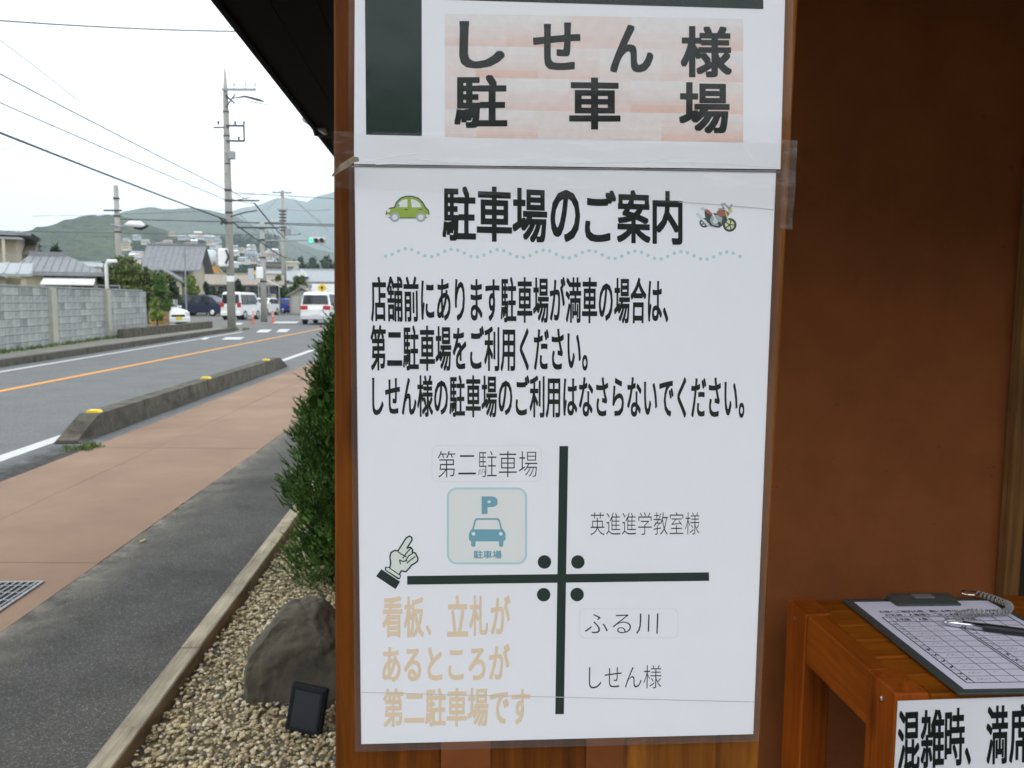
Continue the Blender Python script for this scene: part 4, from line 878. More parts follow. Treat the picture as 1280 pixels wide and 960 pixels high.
for k in range(26):
    x_, z_ = rs_.uniform(.3,.9), .95+1.1*rs_.random()**1.6; r_ = rs_.uniform(.0010,.0032)
    if rs_.random() < .35: x_ = .9+rs_.uniform(-.012,.008)
    n_ = 7; pts_ = [(x_+r_*rs_.uniform(.6,1.3)*1.4*math.cos(q*2*PI/n_), z_+r_*rs_.uniform(.6,1.3)*math.sin(q*2*PI/n_)) for q in range(n_)]
    sp_.prism(pts_, -.0012, -.0004, 'y')
o_ = sp_.build('splash_mark', mat('dark_splash', (.17,.055,.02), .9), sh); o_['kind'] = 'stuff'
# building body behind
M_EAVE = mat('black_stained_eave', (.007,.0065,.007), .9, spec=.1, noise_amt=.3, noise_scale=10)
ev = empty('eave', (0, 0, 2.535), R_(4.55), 'black underside of the roof eave above the wooden screen', 'roof')
xe = -.84
YF = .05
k = xe
i = 0
while k < 3.0:
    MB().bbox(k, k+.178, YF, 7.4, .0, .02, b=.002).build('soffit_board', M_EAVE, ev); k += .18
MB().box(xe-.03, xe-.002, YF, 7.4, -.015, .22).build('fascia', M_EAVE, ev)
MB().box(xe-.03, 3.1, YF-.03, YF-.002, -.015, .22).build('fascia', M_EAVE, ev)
mb = MB(); mb.add([(xe-.1,YF-.1,.23),(xe-.1,7.5,.23),(3.2,7.5,1.6),(3.2,YF-.1,1.6),(xe-.1,YF-.1,.2),(xe-.1,7.5,.2),(3.2,7.5,1.57),(3.2,YF-.1,1.57)], [(0,1,2,3),(4,5,6,7),(0,1,5,4),(1,2,6,5),(2,3,7,6),(3,0,4,7)]); mb.build('roof', M_ROOFG, ev)
hb = empty('shop_building', (.35, 1.5, 0), BY, 'dark shop building body behind the wall panel', 'building')
MB().box(0, 3.0, .1, 5.6, 0, 2.48).build('wall', M_PLY, hb)
# paved forecourt under the shop
o = MB().add([(Xpl(-3)+.6,-3,.004),(4,-3,.004),(4,1.9,.004),(-.55,1.9,.004)], [(0,1,2,3)]).build('forecourt', mat('forecourt_concrete', (.22,.205,.18), .9, noise_amt=.3, noise_scale=4)); tag(o, kind='structure')
# small lamp under the eave edge
c = D(396, 163, 5.6); l = empty('eave_lamp', c, R_(4), 'small pale lamp hanging at the outer edge of the eave', 'lamp')
mb = MB(); mb.add([(-.09,-.05,.06),(.06,-.05,-.03),(.06,.05,-.03),(-.09,.05,.06),(-.05,-.04,.12),(.06,-.04,.12),(.06,.04,.12),(-.05,.04,.12)], [(0,1,2,3),(4,5,6,7),(0,1,5,4),(1,2,6,5),(2,3,7,6),(3,0,4,7)]); mb.build('lamp_shade', mat('frosted_shade', (.55,.58,.58), .4), l)
MB().tube([(-.045,-.07,.11),(.0,-.07,-.045),(.1,-.07,-.05)], .008, 6).build('lamp_frame', M_BLACK, l)
MB().tube([(.05,0,.1),(.05,0,.16),(.1,0,.2)], .01, 6).build('bracket', M_BLACK, l)

# ------------------------------------------------------------------ slatted screen carrying the notices
SY = R_(3.0); SN = Vector((-math.sin(SY), math.cos(SY), 0)); SX = Vector((math.cos(SY), math.sin(SY), 0)); SD = .6
def S(px, py):
    d = ray(px, py); t = SD/d.dot(SN); q = d*t; return q.dot(SX), q.z     # (across, up relative to the lens)
U0, V0 = .0707, -.334
base = SN*SD+SX*U0; base.z = CAMH+V0
M_SLAT = wood('varnished_slat', (.175,.05,.005), (.075,.021,.003), 'z', .6, 1.1, 0)
scn = empty('slatted_screen', (SN*.606+SX*.065).to_tuple()[:2]+(0,), SY, 'orange-brown varnished wooden slat screen holding the notices', 'screen')
tilt = Matrix.Rotation(R_(.7), 4, 'Y')
tz = CAMH-.0
def slat(x0, x1, nm='slat', y0=0, y1=.022, z0=.25, z1=2.5, m=M_SLAT):
    mb = MB(); mb.bbox(x0, x1, y0, y1, z0-tz, z1-tz, b=.0015, M=tilt); ob = mb.build(nm, m, scn); ob.location = (0,0,tz); return ob
xl, xr = S(415,0)[0]-.065, S(997,0)[0]-.065
# outer edges taken at the level of the picture's top, tilt handles the lean
dxt = math.tan(R_(.7))*(S(415,0)[1])
xl -= dxt; xr += .0015-dxt*.5
slat(xl, xl+.080); slat(xl+.119, xl+.193); slat(xl+.226, xr, m=wood('fresh_slat', (.30,.105,.016), (.15,.048,.007), 'z', .6, 1.1, 0))
MB().bbox(xl+.0, xr, .0225, .045, .55, .60, b=.002).build('back_rail', M_SLAT, scn); MB().bbox(xl, xr, .0225, .045, 2.0, 2.05, b=.002).build('back_rail', M_SLAT, scn)
for xx in (xl+.02, xr-.06): MB().box(xx, xx+.04, .046, .085, 0, 2.5).build('post', M_SLAT, scn)

# ---- lettering
_gc = {}
def glyphs(s, off=0.0):
    if (s, off) in _gc: return _gc[(s, off)]
    cu = bpy.data.curves.new('tmp', 'FONT'); cu.body = s; cu.resolution_u = 3; cu.offset = off
    ob = bpy.data.objects.new('tmp', cu); C.objects.link(ob); bpy.context.view_layer.update()
    me = bpy.data.meshes.new_from_object(ob.evaluated_get(bpy.context.evaluated_depsgraph_get()))
    v = np.array([q.co[:2] for q in me.vertices]); f = [tuple(q.vertices) for q in me.polygons]
    bpy.data.objects.remove(ob); bpy.data.curves.remove(cu); bpy.data.meshes.remove(me)
    _gc[(s, off)] = (v, f); return v, f
INK = mat('black_print', (.012,.016,.015), .8, spec=.15); INKT = mat('tan_print', (.78,.62,.45), .7); INKB = mat('blue_print', (.16,.37,.47), .7); INKLB = mat('pale_blue_print', (.45,.66,.72), .7)
EPS = 2.5e-5
class Sheet:
    """flat prints on a notice; positions given as corner pixels measured in the photograph and mapped onto the sheet's own plane"""
    def __init__(s, root, fn): s.root, s.fn, s.lv = root, fn, 4
    def _emit(s, pts, faces, nm, m, lv=None):
        lv = s.lv if lv is None else lv
        vs = []
        for p in pts:
            if len(p) == 3: x, z = s.fn(p[0], p[1]); vs.append((x, -.0002-EPS*(lv+p[2]), z))
            else: x, z = s.fn(*p); vs.append((x, -.0002-EPS*lv, z))
        return MB().add(vs, faces).build(nm, m, s.root, fixn=False)
    def text(s, t, quad, m=INK, bold=.03, nm='lettering', dirs=8, lab=None):
        v, f = glyphs(t, min(bold, 0)); L = []; 
        offs = [(0,0)] if bold <= 0 else [(0,0)]+[(bold*i_, bold*j_) for i_, j_ in ((1,.8),(1,-.8),(-1,.8),(-1,-.8),(1,0),(-1,0),(0,.8),(0,-.8))]
        lo = v.min(0)-max(bold,0); hi = v.max(0)+max(bold,0)
        (x0,yt0),(x1,yt1),(x1b,yb1),(x0b,yb0) = quad
        pts = []; faces = []
        for k, (a, b) in enumerate(offs):
            n = len(pts)
            for q in v:
                u = (q[0]+a-lo[0])/(hi[0]-lo[0]); w_ = (q[1]+b-lo[1])/(hi[1]-lo[1])
                tx, ty = x0+(x1-x0)*u, yt0+(yt1-yt0)*u; bx, by = x0b+(x1b-x0b)*u, yb0+(yb1-yb0)*u
                pts.append((bx+(tx-bx)*w_, by+(ty-by)*w_, k*.6))
            faces += [tuple(n+i for i in g_) for g_ in f]
        o = s._emit(pts, faces, nm, m)
        if lab: o['label'] = lab
        return o
    def poly(s, pts, m, nm='print', lv=0): return s._emit(pts, [tuple(range(len(pts)))], nm, m, s.lv+lv)
    def shapes(s, groups, nm):
        """groups: list of (points, material, level) joined into one picture"""
        mb = MB(); mats = []
        for pts, m, lv in groups:
            if m not in mats: mats.append(m)
            vs = []
            for p in pts: x, z = s.fn(p[0], p[1]); vs.append((x, -.0002-EPS*(s.lv+lv), z))
            mb.add(vs, [tuple(range(len(vs)))], mats.index(m))
        return mb.build(nm, mats, s.root, fixn=False)
def circ(cx, cy, r, n=20, ry=None, a0=0, a1=360): ry = ry or r; return [(cx+r*math.cos(R_(a0+(a1-a0)*k/n)), cy+ry*math.sin(R_(a0+(a1-a0)*k/n))) for k in range(n if a1-a0 == 360 else n+1)]
def band(pts, w_):
    """outline quads along a pixel polyline"""
    out = []
    for (x0,y0),(x1,y1) in zip(pts[:-1], pts[1:]):
        l = math.hypot(x1-x0, y1-y0) or 1; nx, ny = -(y1-y0)/l*w_/2, (x1-x0)/l*w_/2; ex, ey = (x1-x0)/l*w_*.3, (y1-y0)/l*w_*.3
        out.append([(x0+nx-ex,y0+ny-ey),(x1+nx+ex,y1+ny+ey),(x1-nx+ex,y1-ny+ey),(x0-nx-ex,y0-ny-ey)])
    return out
M_PAPER = mat('white_paper', (.85,.86,.92), .85, noise_amt=.03, noise_scale=5)
def sfn(px, py): u, v = S(px, py); return u-U0, v-V0
def grid_sheet(corner_px, y, nm, m, root, fn, nx=12, ny=16, amp=.0, seed=0):
    (a, b, c, d) = corner_px; vs = []; fs = []
    for j in range(ny+1):
        for i in range(nx+1):
            u, v = i/nx, j/ny; x = (a[0]*(1-u)+b[0]*u)*(1-v)+(d[0]*(1-u)+c[0]*u)*v; yy = (a[1]*(1-u)+b[1]*u)*(1-v)+(d[1]*(1-u)+c[1]*u)*v
            X, Z = fn(x, yy); vs.append((X, y-amp*abs(noise.noise(Vector((X*12, Z*9, seed)))), Z))
    for j in range(ny):
        for i in range(nx): k = j*(nx+1)+i; fs.append((k, k+1, k+nx+2, k+nx+1))
    return MB().add(vs, fs).build(nm, m, root, smooth=True, fixn=False)
M_LAM = film('laminate_film', (1,1,1), .012, .09, .35, 9, .006)
M_EDGE = film('laminate_border', (.80,.76,.78), .035, .12, .3, 20, .004)
# lower notice
nt1 = empty('parking_notice', base, SY, 'lower laminated A3 notice with parking directions and street map', 'notice')
grid_sheet([(443,206),(970,213),(941.5,917.5),(451.5,930)], -.0002, 'paper', M_PAPER, nt1, sfn)
grid_sheet([(436,206.5),(980,213),(948,926),(444,939)], -.0012, 'laminate', M_LAM, nt1, sfn, amp=.0004, seed=3)
def frame_film(root, outer, inner, y, m):
    vs = []; 
    for p in list(outer)+list(inner): X, Z = sfn(*p); vs.append((X, y, Z))
    MB().add(vs, [(0,1,5,4),(1,2,6,5),(2,3,7,6),(3,0,4,7)]).build('laminate_border', m, root, fixn=False)
frame_film(nt1, [(436,206.5),(980,213),(948,926),(444,939)], [(443.6,208.6),(969.4,215.6),(941,917),(452,929.4)], -.0009, M_EDGE)
sh1 = Sheet(nt1, sfn)
T = [('駐',553,595,232,301,233,302),('車',596,640,232,302,234,303),('場',640.5,684,234,303,236,304),('の',688,725,236,303,238,303),('ご',731,770,236,303,238,303),('案',771,813,236.5,304,238,305),('内',815.5,853,238,305,239,307)]
for t, x0, x1, a0, b0, a1, b1 in T: sh1.text(t, [(x0,a0),(x1,a1),(x1,b1),(x0,b0)], bold=.026)
sh1.text('店舗前にあります駐車場が満車の場合は、', [(463,345),(836,346.5),(835,405),(464,402.5)], bold=.021)
sh1.text('第二駐車場をご利用ください。', [(463,406),(735,408),(734.5,465),(463.5,463.5)], bold=.021)
sh1.text('しせん様の駐車場のご利用はなさらないでください。', [(465,468.5),(931,469),(930,524),(465.5,521)], bold=.021)
INK_TH = mat('thin_black_print', (.03,.035,.035), .8, spec=.15)
sh1.text('第二駐車場', [(547,563.5),(672,563.5),(671.5,596),(547.5,597)], INK_TH, bold=-.011)
sh1.text('英進進学教室様', [(738,640),(874.5,640),(874,668),(738,669)], INK_TH, bold=-.011)
sh1.text('ふる川', [(731,767),(823,766.5),(822,792),(731,793)], INK_TH, bold=-.011)
sh1.text('しせん様', [(736,832),(827,831),(826.5,860),(736,861.5)], INK_TH, bold=-.011)
for t, x0, x1, y0, y1 in [('看',478,503,745,797),('板',505,530,745,797),('、',532,539,781,794),('立',559,585,744,796),('札',587,610,744,795),('が',613.5,638,744,793)]:
    sh1.text(t, [(x0,y0),(x1,y0-.3),(x1,y1-.3),(x0,y1)], INKT, bold=.024)
sh1.text('あるところが', [(478,806),(637.5,804),(637,850),(478,852.5)], INKT, bold=.024)
sh1.text('第二駐車場です', [(479,860),(663,858),(662,907),(479,909)], INKT, bold=.024)
def line_quad(a, b, c, d, nm, m=INK, lv=0): return sh1.poly([a, b, c, d], m, nm, lv)
MAPK = mat('map_black_print', (.012,.028,.022), .8, spec=.15)
line_quad((699.2,557.5),(710.2,557.5),(704.8,892.5),(694,892.5), 'map_road', MAPK)
line_quad((509,719.8),(886,715.2),(886.3,725.8),(509,730.6), 'map_road', MAPK, 2)
for cx, cy in ((680.5,702.3),(722.3,702.3),(679.5,743.2),(721.3,743)): sh1.poly(circ(cx, cy, 8.5), MAPK, 'junction_dot')
def rrect(x0, y0, x1, y1, r): return circ(x0+r,y0+r,r,6,None,180,270)+circ(x1-r,y0+r,r,6,None,270,360)+circ(x1-r,y1-r,r,6,None,0,90)+circ(x0+r,y1-r,r,6,None,90,180)
PGREY = mat('faint_box_print', (.76,.76,.80), .7)
for (x0,y0,x1,y1,r) in ((540,557,676.5,602,8),(724.5,761,847.5,797,6)):
    q = rrect(x0,y0,x1,y1,r); sh1.shapes([(b, PGREY, 0) for b in band(q+[q[0]], .9)], 'label_outline')
PBG = mat('sign_card_print', (.76,.775,.775), .7)
q = rrect(560,610.5,657.5,704,11)
g_ = [(q, PBG, 0)]+[(b, INKLB, 1+.5*(i%2)) for i, b in enumerate(band(q+[q[0]], 2.6))]
car_ = [(588,664),(592.5,648.5),(624.5,648.5),(628,664),(632,667),(632,676),(630,677),(629.5,683),(624,683),(623.5,676.5),(595,676.5),(594.5,683),(589,683),(588.5,677),(586,675),(586,667)]
g_ += [([(586,667),(589,661.5),(629,661.5),(632,667),(632,674),(629.5,676.5),(588.5,676.5),(586,674)], INKB, 2),([(588.8,676),(594.5,676),(594.2,682.5),(592.5,683.5),(590,683.2),(589,682)], INKB, 3),([(623.6,676),(629.4,676),(629,682),(627.5,683.4),(625,683.3),(623.8,682.3)], INKB, 3)]
g_ += [(b, INKB, 3.5+.5*(i%2)) for i, b in enumerate(band([(591,662.5),(594,650.5),(596,648.6),(622,648.6),(624,650.5),(627,662.5)], 2.1))]
g_ += [(circ(591.8,667,2.3,12), PBG, 5),(circ(626,667,2.3,12), PBG, 5)]
pic = sh1.shapes(g_, 'parking_symbol')
sh1.lv = 8
sh1.text('P', [(602,620),(622,620),(622,642.5),(602,642.5)], INKB, bold=.05)
sh1.text('駐車場', [(592,687.8),(627,687.8),(627,698),(592,698)], INKB, bold=.02)
sh1.lv = 4
# dotted wave
for k in range(55):
    x = 482+k*8.2; ph = (x-497)/57.2*2*PI; y = 315.5+.01*(x-480)-4.8*math.cos(ph-PI*.5*.0-1.3)
    sh1.poly(circ(x, y, 2.2, 10), INKLB, 'wave_dot')
# green car picture
GRN = mat('green_print', (.30,.42,.06), .7); DGR = mat('outline_print', (.06,.09,.09), .7); GRYP = mat('grey_print', (.36,.42,.44), .7); PAPW = mat('pale_print', (.74,.76,.78), .7)
def gx(x, y): return (460+x*.2031, 220+y*.2031)
outl = [gx(*p) for p in [(108,240),(112,215),(130,196),(160,190),(172,160),(200,132),(235,121),(270,121),(310,132),(340,160),(357,192),(374,208),(380,235),(376,256),(350,262),(140,262),(112,256)]]
inn = [gx(*p) for p in [(116,236),(119,218),(134,203),(166,197),(178,165),(204,139),(236,129),(268,129),(305,139),(332,165),(350,198),(367,212),(373,234),(368,248),(345,256),(140,256),(118,248)]]
g_ = [(outl, DGR, 0),(inn, GRN, 1)]
g_ += [([gx(*p) for p in [(182,192),(190,165),(212,148),(243,142),(243,192)]], PAPW, 2),([gx(*p) for p in [(264,142),(292,148),(318,168),(330,192),(270,194)]], PAPW, 2)]
g_ += [([gx(*p) for p in [(224,204),(246,204),(246,210),(224,210)]], DGR, 2),([gx(*p) for p in [(312,204),(334,204),(334,210),(312,210)]], DGR, 2)]
for cx in (165, 325):
    g_ += [([gx(*p) for p in circ(cx,254,30)], GRYP, 3),([gx(*p) for p in circ(cx,254,17)], PAPW, 4)]
g_ += [([gx(*p) for p in circ(186,182,9)], INKB, 3)]
g_ += [([gx(*p) for p in [(106,240),(128,236),(138,246),(128,258),(110,256)]], PAPW, 2),([gx(*p) for p in [(356,236),(378,238),(378,256),(360,258)]], PAPW, 2)]
g_ += [([gx(*p) for p in circ(126,213,11,12,None)], PAPW, 2.5)]
o = sh1.shapes(g_, 'car_picture'); o['label'] = 'small cartoon picture of a green car left of the title'
# motorcycle picture
def mxp(x, y): return (700+x*.2266, 220+y*.2266)
MR = mat('red_brown_print', (.36,.13,.09), .7); DK = mat('dark_picture_print', (.05,.06,.06), .7); YL = mat('lime_picture_print', (.62,.68,.38), .7); LBL = mat('light_picture_print', (.55,.68,.72), .7)
g_ = []
for cx, cy, r in ((796,258,27),(935,270,38)):
    g_ += [([mxp(*p) for p in circ(cx,cy,r,22)], DK, 0),([mxp(*p) for p in circ(cx,cy,r*.68,18)], YL if r > 30 else LBL, 1)]
    for k in range(5): a = k*1.257; g_ += [([mxp(*p) for p in band([(cx,cy),(cx+r*.7*math.cos(a),cy+r*.7*math.sin(a))], 6)[0]], DK, 2)]
g_ += [([mxp(*p) for p in [(795,190),(820,200),(850,205),(905,212),(925,222),(905,265),(880,285),(840,283),(812,262),(800,225)]], DK, 3)]
g_ += [([mxp(*p) for p in [(836,215),(868,215),(895,230),(890,265),(868,276),(838,270),(826,245)]], GRYP, 4)]
g_ += [([mxp(*p) for p in circ(856,250,13,14)], LBL, 5),([mxp(*p) for p in circ(878,262,9,12)], DK, 5)]
g_ += [([mxp(*p) for p in [(862,200),(880,184),(908,186),(935,206),(928,220),(895,224),(868,216)]], MR, 5),([mxp(*p) for p in [(798,182),(818,186),(836,205),(834,216),(808,204)]], MR, 5),([mxp(*p) for p in [(770,180),(786,172),(806,182),(790,192)]], LBL, 4)]
g_ += [([mxp(*p) for p in band([(757,210),(815,268)], 15)[0]], LBL, 6),([mxp(*p) for p in band([(757,210),(815,268)], 5)[0]], PAPW, 7)]
g_ += [([mxp(*p) for p in band([(912,195),(932,262)], 7)[0]], YL, 5),([mxp(*p) for p in band([(905,150),(940,190)], 9)[0]], GRYP, 6),([mxp(*p) for p in band([(872,182),(905,178)], 8)[0]], GRYP, 6)]
g_ += [([mxp(*p) for p in circ(893,158,8,10)], GRYP, 7),([mxp(*p) for p in circ(946,160,7,10)], GRYP, 7),([mxp(*p) for p in circ(938,190,13,12)], YL, 6)]
g_ += [([mxp(*p) for p in band([(893,165),(905,180)], 4)[0]], DK, 6),([mxp(*p) for p in band([(946,166),(930,178)], 4)[0]], DK, 6),([mxp(*p) for p in band([(840,205),(856,238)], 7)[0]], PAPW, 6),([mxp(*p) for p in band([(812,275),(870,288)], 5)[0]], LBL, 6)]
o = sh1.shapes(g_, 'motorcycle_picture'); o['label'] = 'small cartoon picture of a red motorcycle right of the title'
# pointing hand
def hx(x, y): return (460+x*.2031, 590+y*.2031)
PH = mat('hand_print', (.72,.77,.72), .7)
hand = [(132,600),(140,560),(135,520),(142,495),(165,482),(185,484),(235,405),(255,394),(270,402),(270,420),(240,468),(262,462),(275,478),(272,492),(292,498),(300,515),(308,530),(305,548),(290,560),(268,572),(255,590),(235,612),(205,608),(192,632)]
cx, cy = 210, 520
hi = [(cx+(x-cx)*.93, cy+(y-cy)*.95) for x, y in hand]
g_ = [([hx(*p) for p in hand], MAPK, 0)]
def fan(pts, m, lv): return [([hx(*p) for p in pts], m, lv)]
g_ = [([hx(*p) for p in hand], PH, 0)]+[([hx(*p) for p in b], MAPK, 1+.4*(i%2)) for i, b in enumerate(band(hand+[hand[0]], 9))]
for q in ([(185,490),(205,505),(235,520)],[(215,530),(235,500),(262,470)],[(232,545),(250,515),(275,500)],[(240,560),(262,540),(290,520)],[(195,540),(215,550),(240,545)],[(195,545),(200,565)]):
    g_ += [([hx(*p) for p in b], MAPK, 2+.4*i) for i, b in enumerate(band(q, 7))]
g_ += fan([(105,582),(125,582),(205,635),(196,660),(182,658),(104,604)], MAPK, 3)+fan([(113,588),(124,588),(198,638),(192,652),(112,602)], PH, 4)
g_ += fan([(82,597),(198,674),(170,720),(50,641)], MAPK, 3.5)
o = sh1.shapes(g_, 'pointing_hand_picture')
sh1.shapes([(b, mat('seam_grey', (.30,.30,.32), .6), 12) for b in band([(440,208.2),(620,210),(800,212.2),(975,215.2)], 1.7)], 'seam_line')
# tape line low on the sheet, scuffs
sh1.shapes([(b, mat('tape_edge_grey', (.55,.55,.56), .5), 9) for b in band([(452,865),(560,868),(700,871),(942,877)], .9)], 'fold_line')
sh1.shapes([(b, MATS['tape_edge_grey'], 9) for b in band([(848,252.5),(900,256),(968,262)], .8)], 'fold_line')

# upper notice
nt2b = (SN*(SD-.0015)+SX*U0); nt2b.z = CAMH+S(700,212)[1]
V0b = S(700,212)[1]
def ufn(px, py): u, v = S(px, py); return u-U0, v-V0b
nt2 = empty('upper_notice', nt2b, SY, 'upper laminated notice with large black lettering on pink brick pattern', 'notice')
grid_sheet([(445,-190),(985,-180),(974.5,212),(442.8,205.5)], -.0002, 'paper', M_PAPER, nt2, ufn)
grid_sheet([(437,-198),(993,-188),(986,212),(436,206)], -.0012, 'laminate', M_LAM, nt2, ufn, amp=.0004, seed=9)
su = Sheet(nt2, ufn)
su.poly([(455,-180),(527,-180),(527.5,170.5),(458,169)], MAPK, 'map_bar')
su.poly([(546,-20),(953,-12),(953,12.5),(546,0.5)], MAPK, 'map_bar', 2)
# pink brick pattern, block by block
rr = random.Random(4); PK = [mat('pink_print_%d' % i, c_, .75, col2=c2_, noise_scale=40) for i, (c_, c2_) in enumerate([((.80,.62,.58),(.80,.72,.70)),((.78,.52,.46),(.80,.66,.60)),((.80,.70,.66),(.79,.75,.76)),((.78,.58,.52),(.80,.70,.66)),((.80,.74,.70),(.78,.68,.63))])]
g_ = []; NL = 7
PKL = [mat('pink_print_level_%d' % k, tuple(a+(b-a)*k/(NL-1) for a, b in zip((.82,.785,.79), (.80,.56,.49))), .75, noise_amt=.10, noise_scale=160) for k in range(NL)]
rowsy = [18,58,97,137,172]
for r in range(4):
    x = 556 if r%2 == 0 else 518
    while x < 928:
        a, b = max(x,556), min(x+77,928); s0, s1 = (a-556)*.018, (b-556)*.018; ht = rowsy[r+1]-rowsy[r]; top_ = rr.choice((0,0,1,2)); bot_ = rr.choice((2,3,4,5,6))
        for k in range(8):
            l_ = int(round(top_+(bot_-top_)*(k/7)**1.7)); ya, yb = rowsy[r]+ht*k/8, rowsy[r]+ht*(k+1)/8
            g_.append(([(a,ya+s0),(b,ya+s1),(b,yb+s1),(a,yb+s0)], PKL[l_], 0))
        x += 77
su.shapes(g_, 'brick_pattern'); su.lv = 6
for t, x0, x1, y0, y1, k in [('し',574,631,27,87,0),('せ',666,725,28,89,1),('ん',762,816,31,92,1),('様',850,914,33,98,1),('駐',568,634,94,161,0),('車',711,775,97,163,1),('場',848,911,103,168,1)]:
    su.text(t, [(x0,y0),(x1,y0+k),(x1,y1),(x0,y1)], bold=.028)
# seam gap and clear tape across it
M_TAPE = film('clear_tape', (.99,.99,.985), .02, .12, .5, 16, .004, (1,1,3))
M_TAPE2 = film('crumpled_tape', (.90,.86,.78), .04, .25, .6, 60, .004)
tpb = base - SN*.0045
tp = empty('clear_tape', tpb, SY, 'strip of wrinkled clear tape joining the two notices', 'tape')
def tfn(px, py): u, v = S(px, py); return u-U0, v-V0
def tstrip(corners, nm, m, nx, ny, amp, sc1, seed):
    (a, b, c, d) = corners; vs = []; fs = []
    for j in range(ny+1):
        for i in range(nx+1):
            u, v = i/nx, j/ny; x = (a[0]*(1-u)+b[0]*u)*(1-v)+(d[0]*(1-u)+c[0]*u)*v; yy = (a[1]*(1-u)+b[1]*u)*(1-v)+(d[1]*(1-u)+c[1]*u)*v
            X, Z = tfn(x, yy); n_ = noise.noise(Vector((X*sc1*.35, Z*sc1, seed)))
            vs.append((X, -amp*max(0, n_+.1), Z))
    for j in range(ny):
        for i in range(nx): k = j*(nx+1)+i; fs.append((k,k+1,k+nx+2,k+nx+1))
    return MB().add(vs, fs).build(nm, m, tp, smooth=True, fixn=False)
tstrip([(417,166),(994,176),(990,262),(418,236)], 'tape_strip', M_TAPE, 60, 10, .0005, 60, 2)
tstrip([(976,178),(994,178),(987,288),(972,286)], 'tape_end', M_TAPE2, 8, 24, .0025, 90, 5)
# torn twisted tape tail at the left
mb = MB(); pts = [(447,196),(438,200),(428,212),(418,222),(424,210),(434,199)]
vs = []
for k, (x, y) in enumerate([(450,201),(444,202.5),(437,206),(428,213),(417,222)]):
    for s_ in (-1, 1):
        X, Z = tfn(x, y+s_*[2,3,4,3.5,.4][k]); vs.append((X, -.002-.004*(k%2)+s_*.002, Z))
mb.add(vs, [(2*k,2*k+1,2*k+3,2*k+2) for k in range(4)]); mb.build('tape_tail', mat('milky_tape', (.55,.47,.36), .35), tp, fixn=False)
mb = MB()
for (x0,y0,x1,y1,w_) in ((455,203,520,192,1.4),(470,206,620,203,1.0),(560,204,700,206,.9),(690,204,860,203,1.3),(860,203,965,209,1.0),(505,199,560,204,.8),(800,204,850,197,.8),(925,178,945,207,.7),(640,175,760,176,.6)):
    for b in band([(x0,y0),((x0+x1)/2,(y0+y1)/2-1.2),(x1,y1)], w_):
        vs = [(lambda t: (t[0], .0026, t[1]))(tfn(*p)) for p in b]; mb.add(vs, [(0,1,2,3)])
mb.build('painted_tape_glint', mat('glint_white', (.95,.95,.97), .3), tp, fixn=False)  # reflected streaks on the wrinkled tape, painted as flat white bands

# ------------------------------------------------------------------ waiting-list counter
TZ = .96; TB = R_(4.5)
tb = empty('wooden_counter', (.457, .938, 0), TB, 'small orange-brown wooden counter against the wall', 'counter')
WX = wood('counter_wood_across', (.36,.105,.006), (.20,.05,.004), 'x', .5, .8, 0); WY = wood('counter_wood_depth', (.40,.10,.009), (.25,.055,.005), 'y', .55, .9, 0); WZ = wood('counter_wood_upright', (.38,.09,.008), (.23,.05,.005), 'z', .55, .9, 0)
TW, TD = .62, .315; lg = .042
for xx in (0, TW-lg):
    for (y0, y1) in ((0, .066), (TD-.066, TD)):
        MB().bbox(xx, xx+lg, y0, y1, 0, TZ-.0, b=.002).build('leg', WZ, tb)
MB().bbox(.002, .03, .067, TD-.067, TZ-.075, TZ-.001, b=.002).build('side_rail', WY, tb)
MB().bbox(TW-.03, TW-.002, .067, TD-.067, TZ-.075, TZ-.001, b=.002).build('side_rail', WY, tb)
MB().bbox(lg+.001, TW-lg-.001, .004, .03, TZ-.075, TZ-.022, b=.002).build('front_rail', WX, tb)
MB().bbox(lg+.001, TW-lg-.001, TD-.03, TD-.004, TZ-.075, TZ-.022, b=.002).build('back_rail', WX, tb)
npk = 6
for k in range(npk):
    y0 = .001+k*TD/npk; y1 = (k+1)*TD/npk-.002
    x0, x1 = (lg+.001, TW-lg-.001) if (k in (0, npk-1)) else (.031, TW-.031)
    MB().bbox(x0, x1, y0, y1, TZ-.02, TZ-.002+random.uniform(-.0006,.0006), b=.002).build('plank', WX, tb)
for (y, z) in ((.03, TZ-.02), (TD-.03, TZ-.02)):
    MB().tube([(.001,y,z),(-.002,y,z),(-.003,y,z)], [.0045,.0045,.002], 10).build('screw', M_CHROME, tb)
# notice taped on the counter front
cfl = empty('counter_notice', (.457, .938, 0), TB, 'white sheet with bold black lettering taped on the counter front', 'notice')
TN = Vector((-math.sin(TB), math.cos(TB), 0)); TXv = Vector((math.cos(TB), math.sin(TB), 0)); org = Vector((.457,.938,0))
def cfn(px, py):
    d = ray(px, py); o_ = Vector((0,0,CAMH)); t = (org-TN*.003-o_).dot(TN)/d.dot(TN); q = o_+d*t; return (q-org).dot(TXv), q.z
vs = [cfn(1122.5,876.5), cfn(1345,858), None, None]; zlo = vs[0][1]-.36
MB().add([(vs[0][0],-.0032,vs[0][1]),(vs[1][0],-.0032,vs[0][1]+.001),(vs[1][0],-.0032,zlo),(vs[0][0]+.001,-.0032,zlo),(vs[0][0],-.0022,vs[0][1]),(vs[1][0],-.0022,vs[0][1]+.001),(vs[1][0],-.0022,zlo),(vs[0][0]+.001,-.0022,zlo)], [(0,1,2,3),(4,5,6,7),(0,1,5,4),(1,2,6,5),(2,3,7,6),(3,0,4,7)]).build('paper', M_PAPER, cfl)
scf = Sheet(cfl, cfn); scf.lv = 4
_old = Sheet._emit
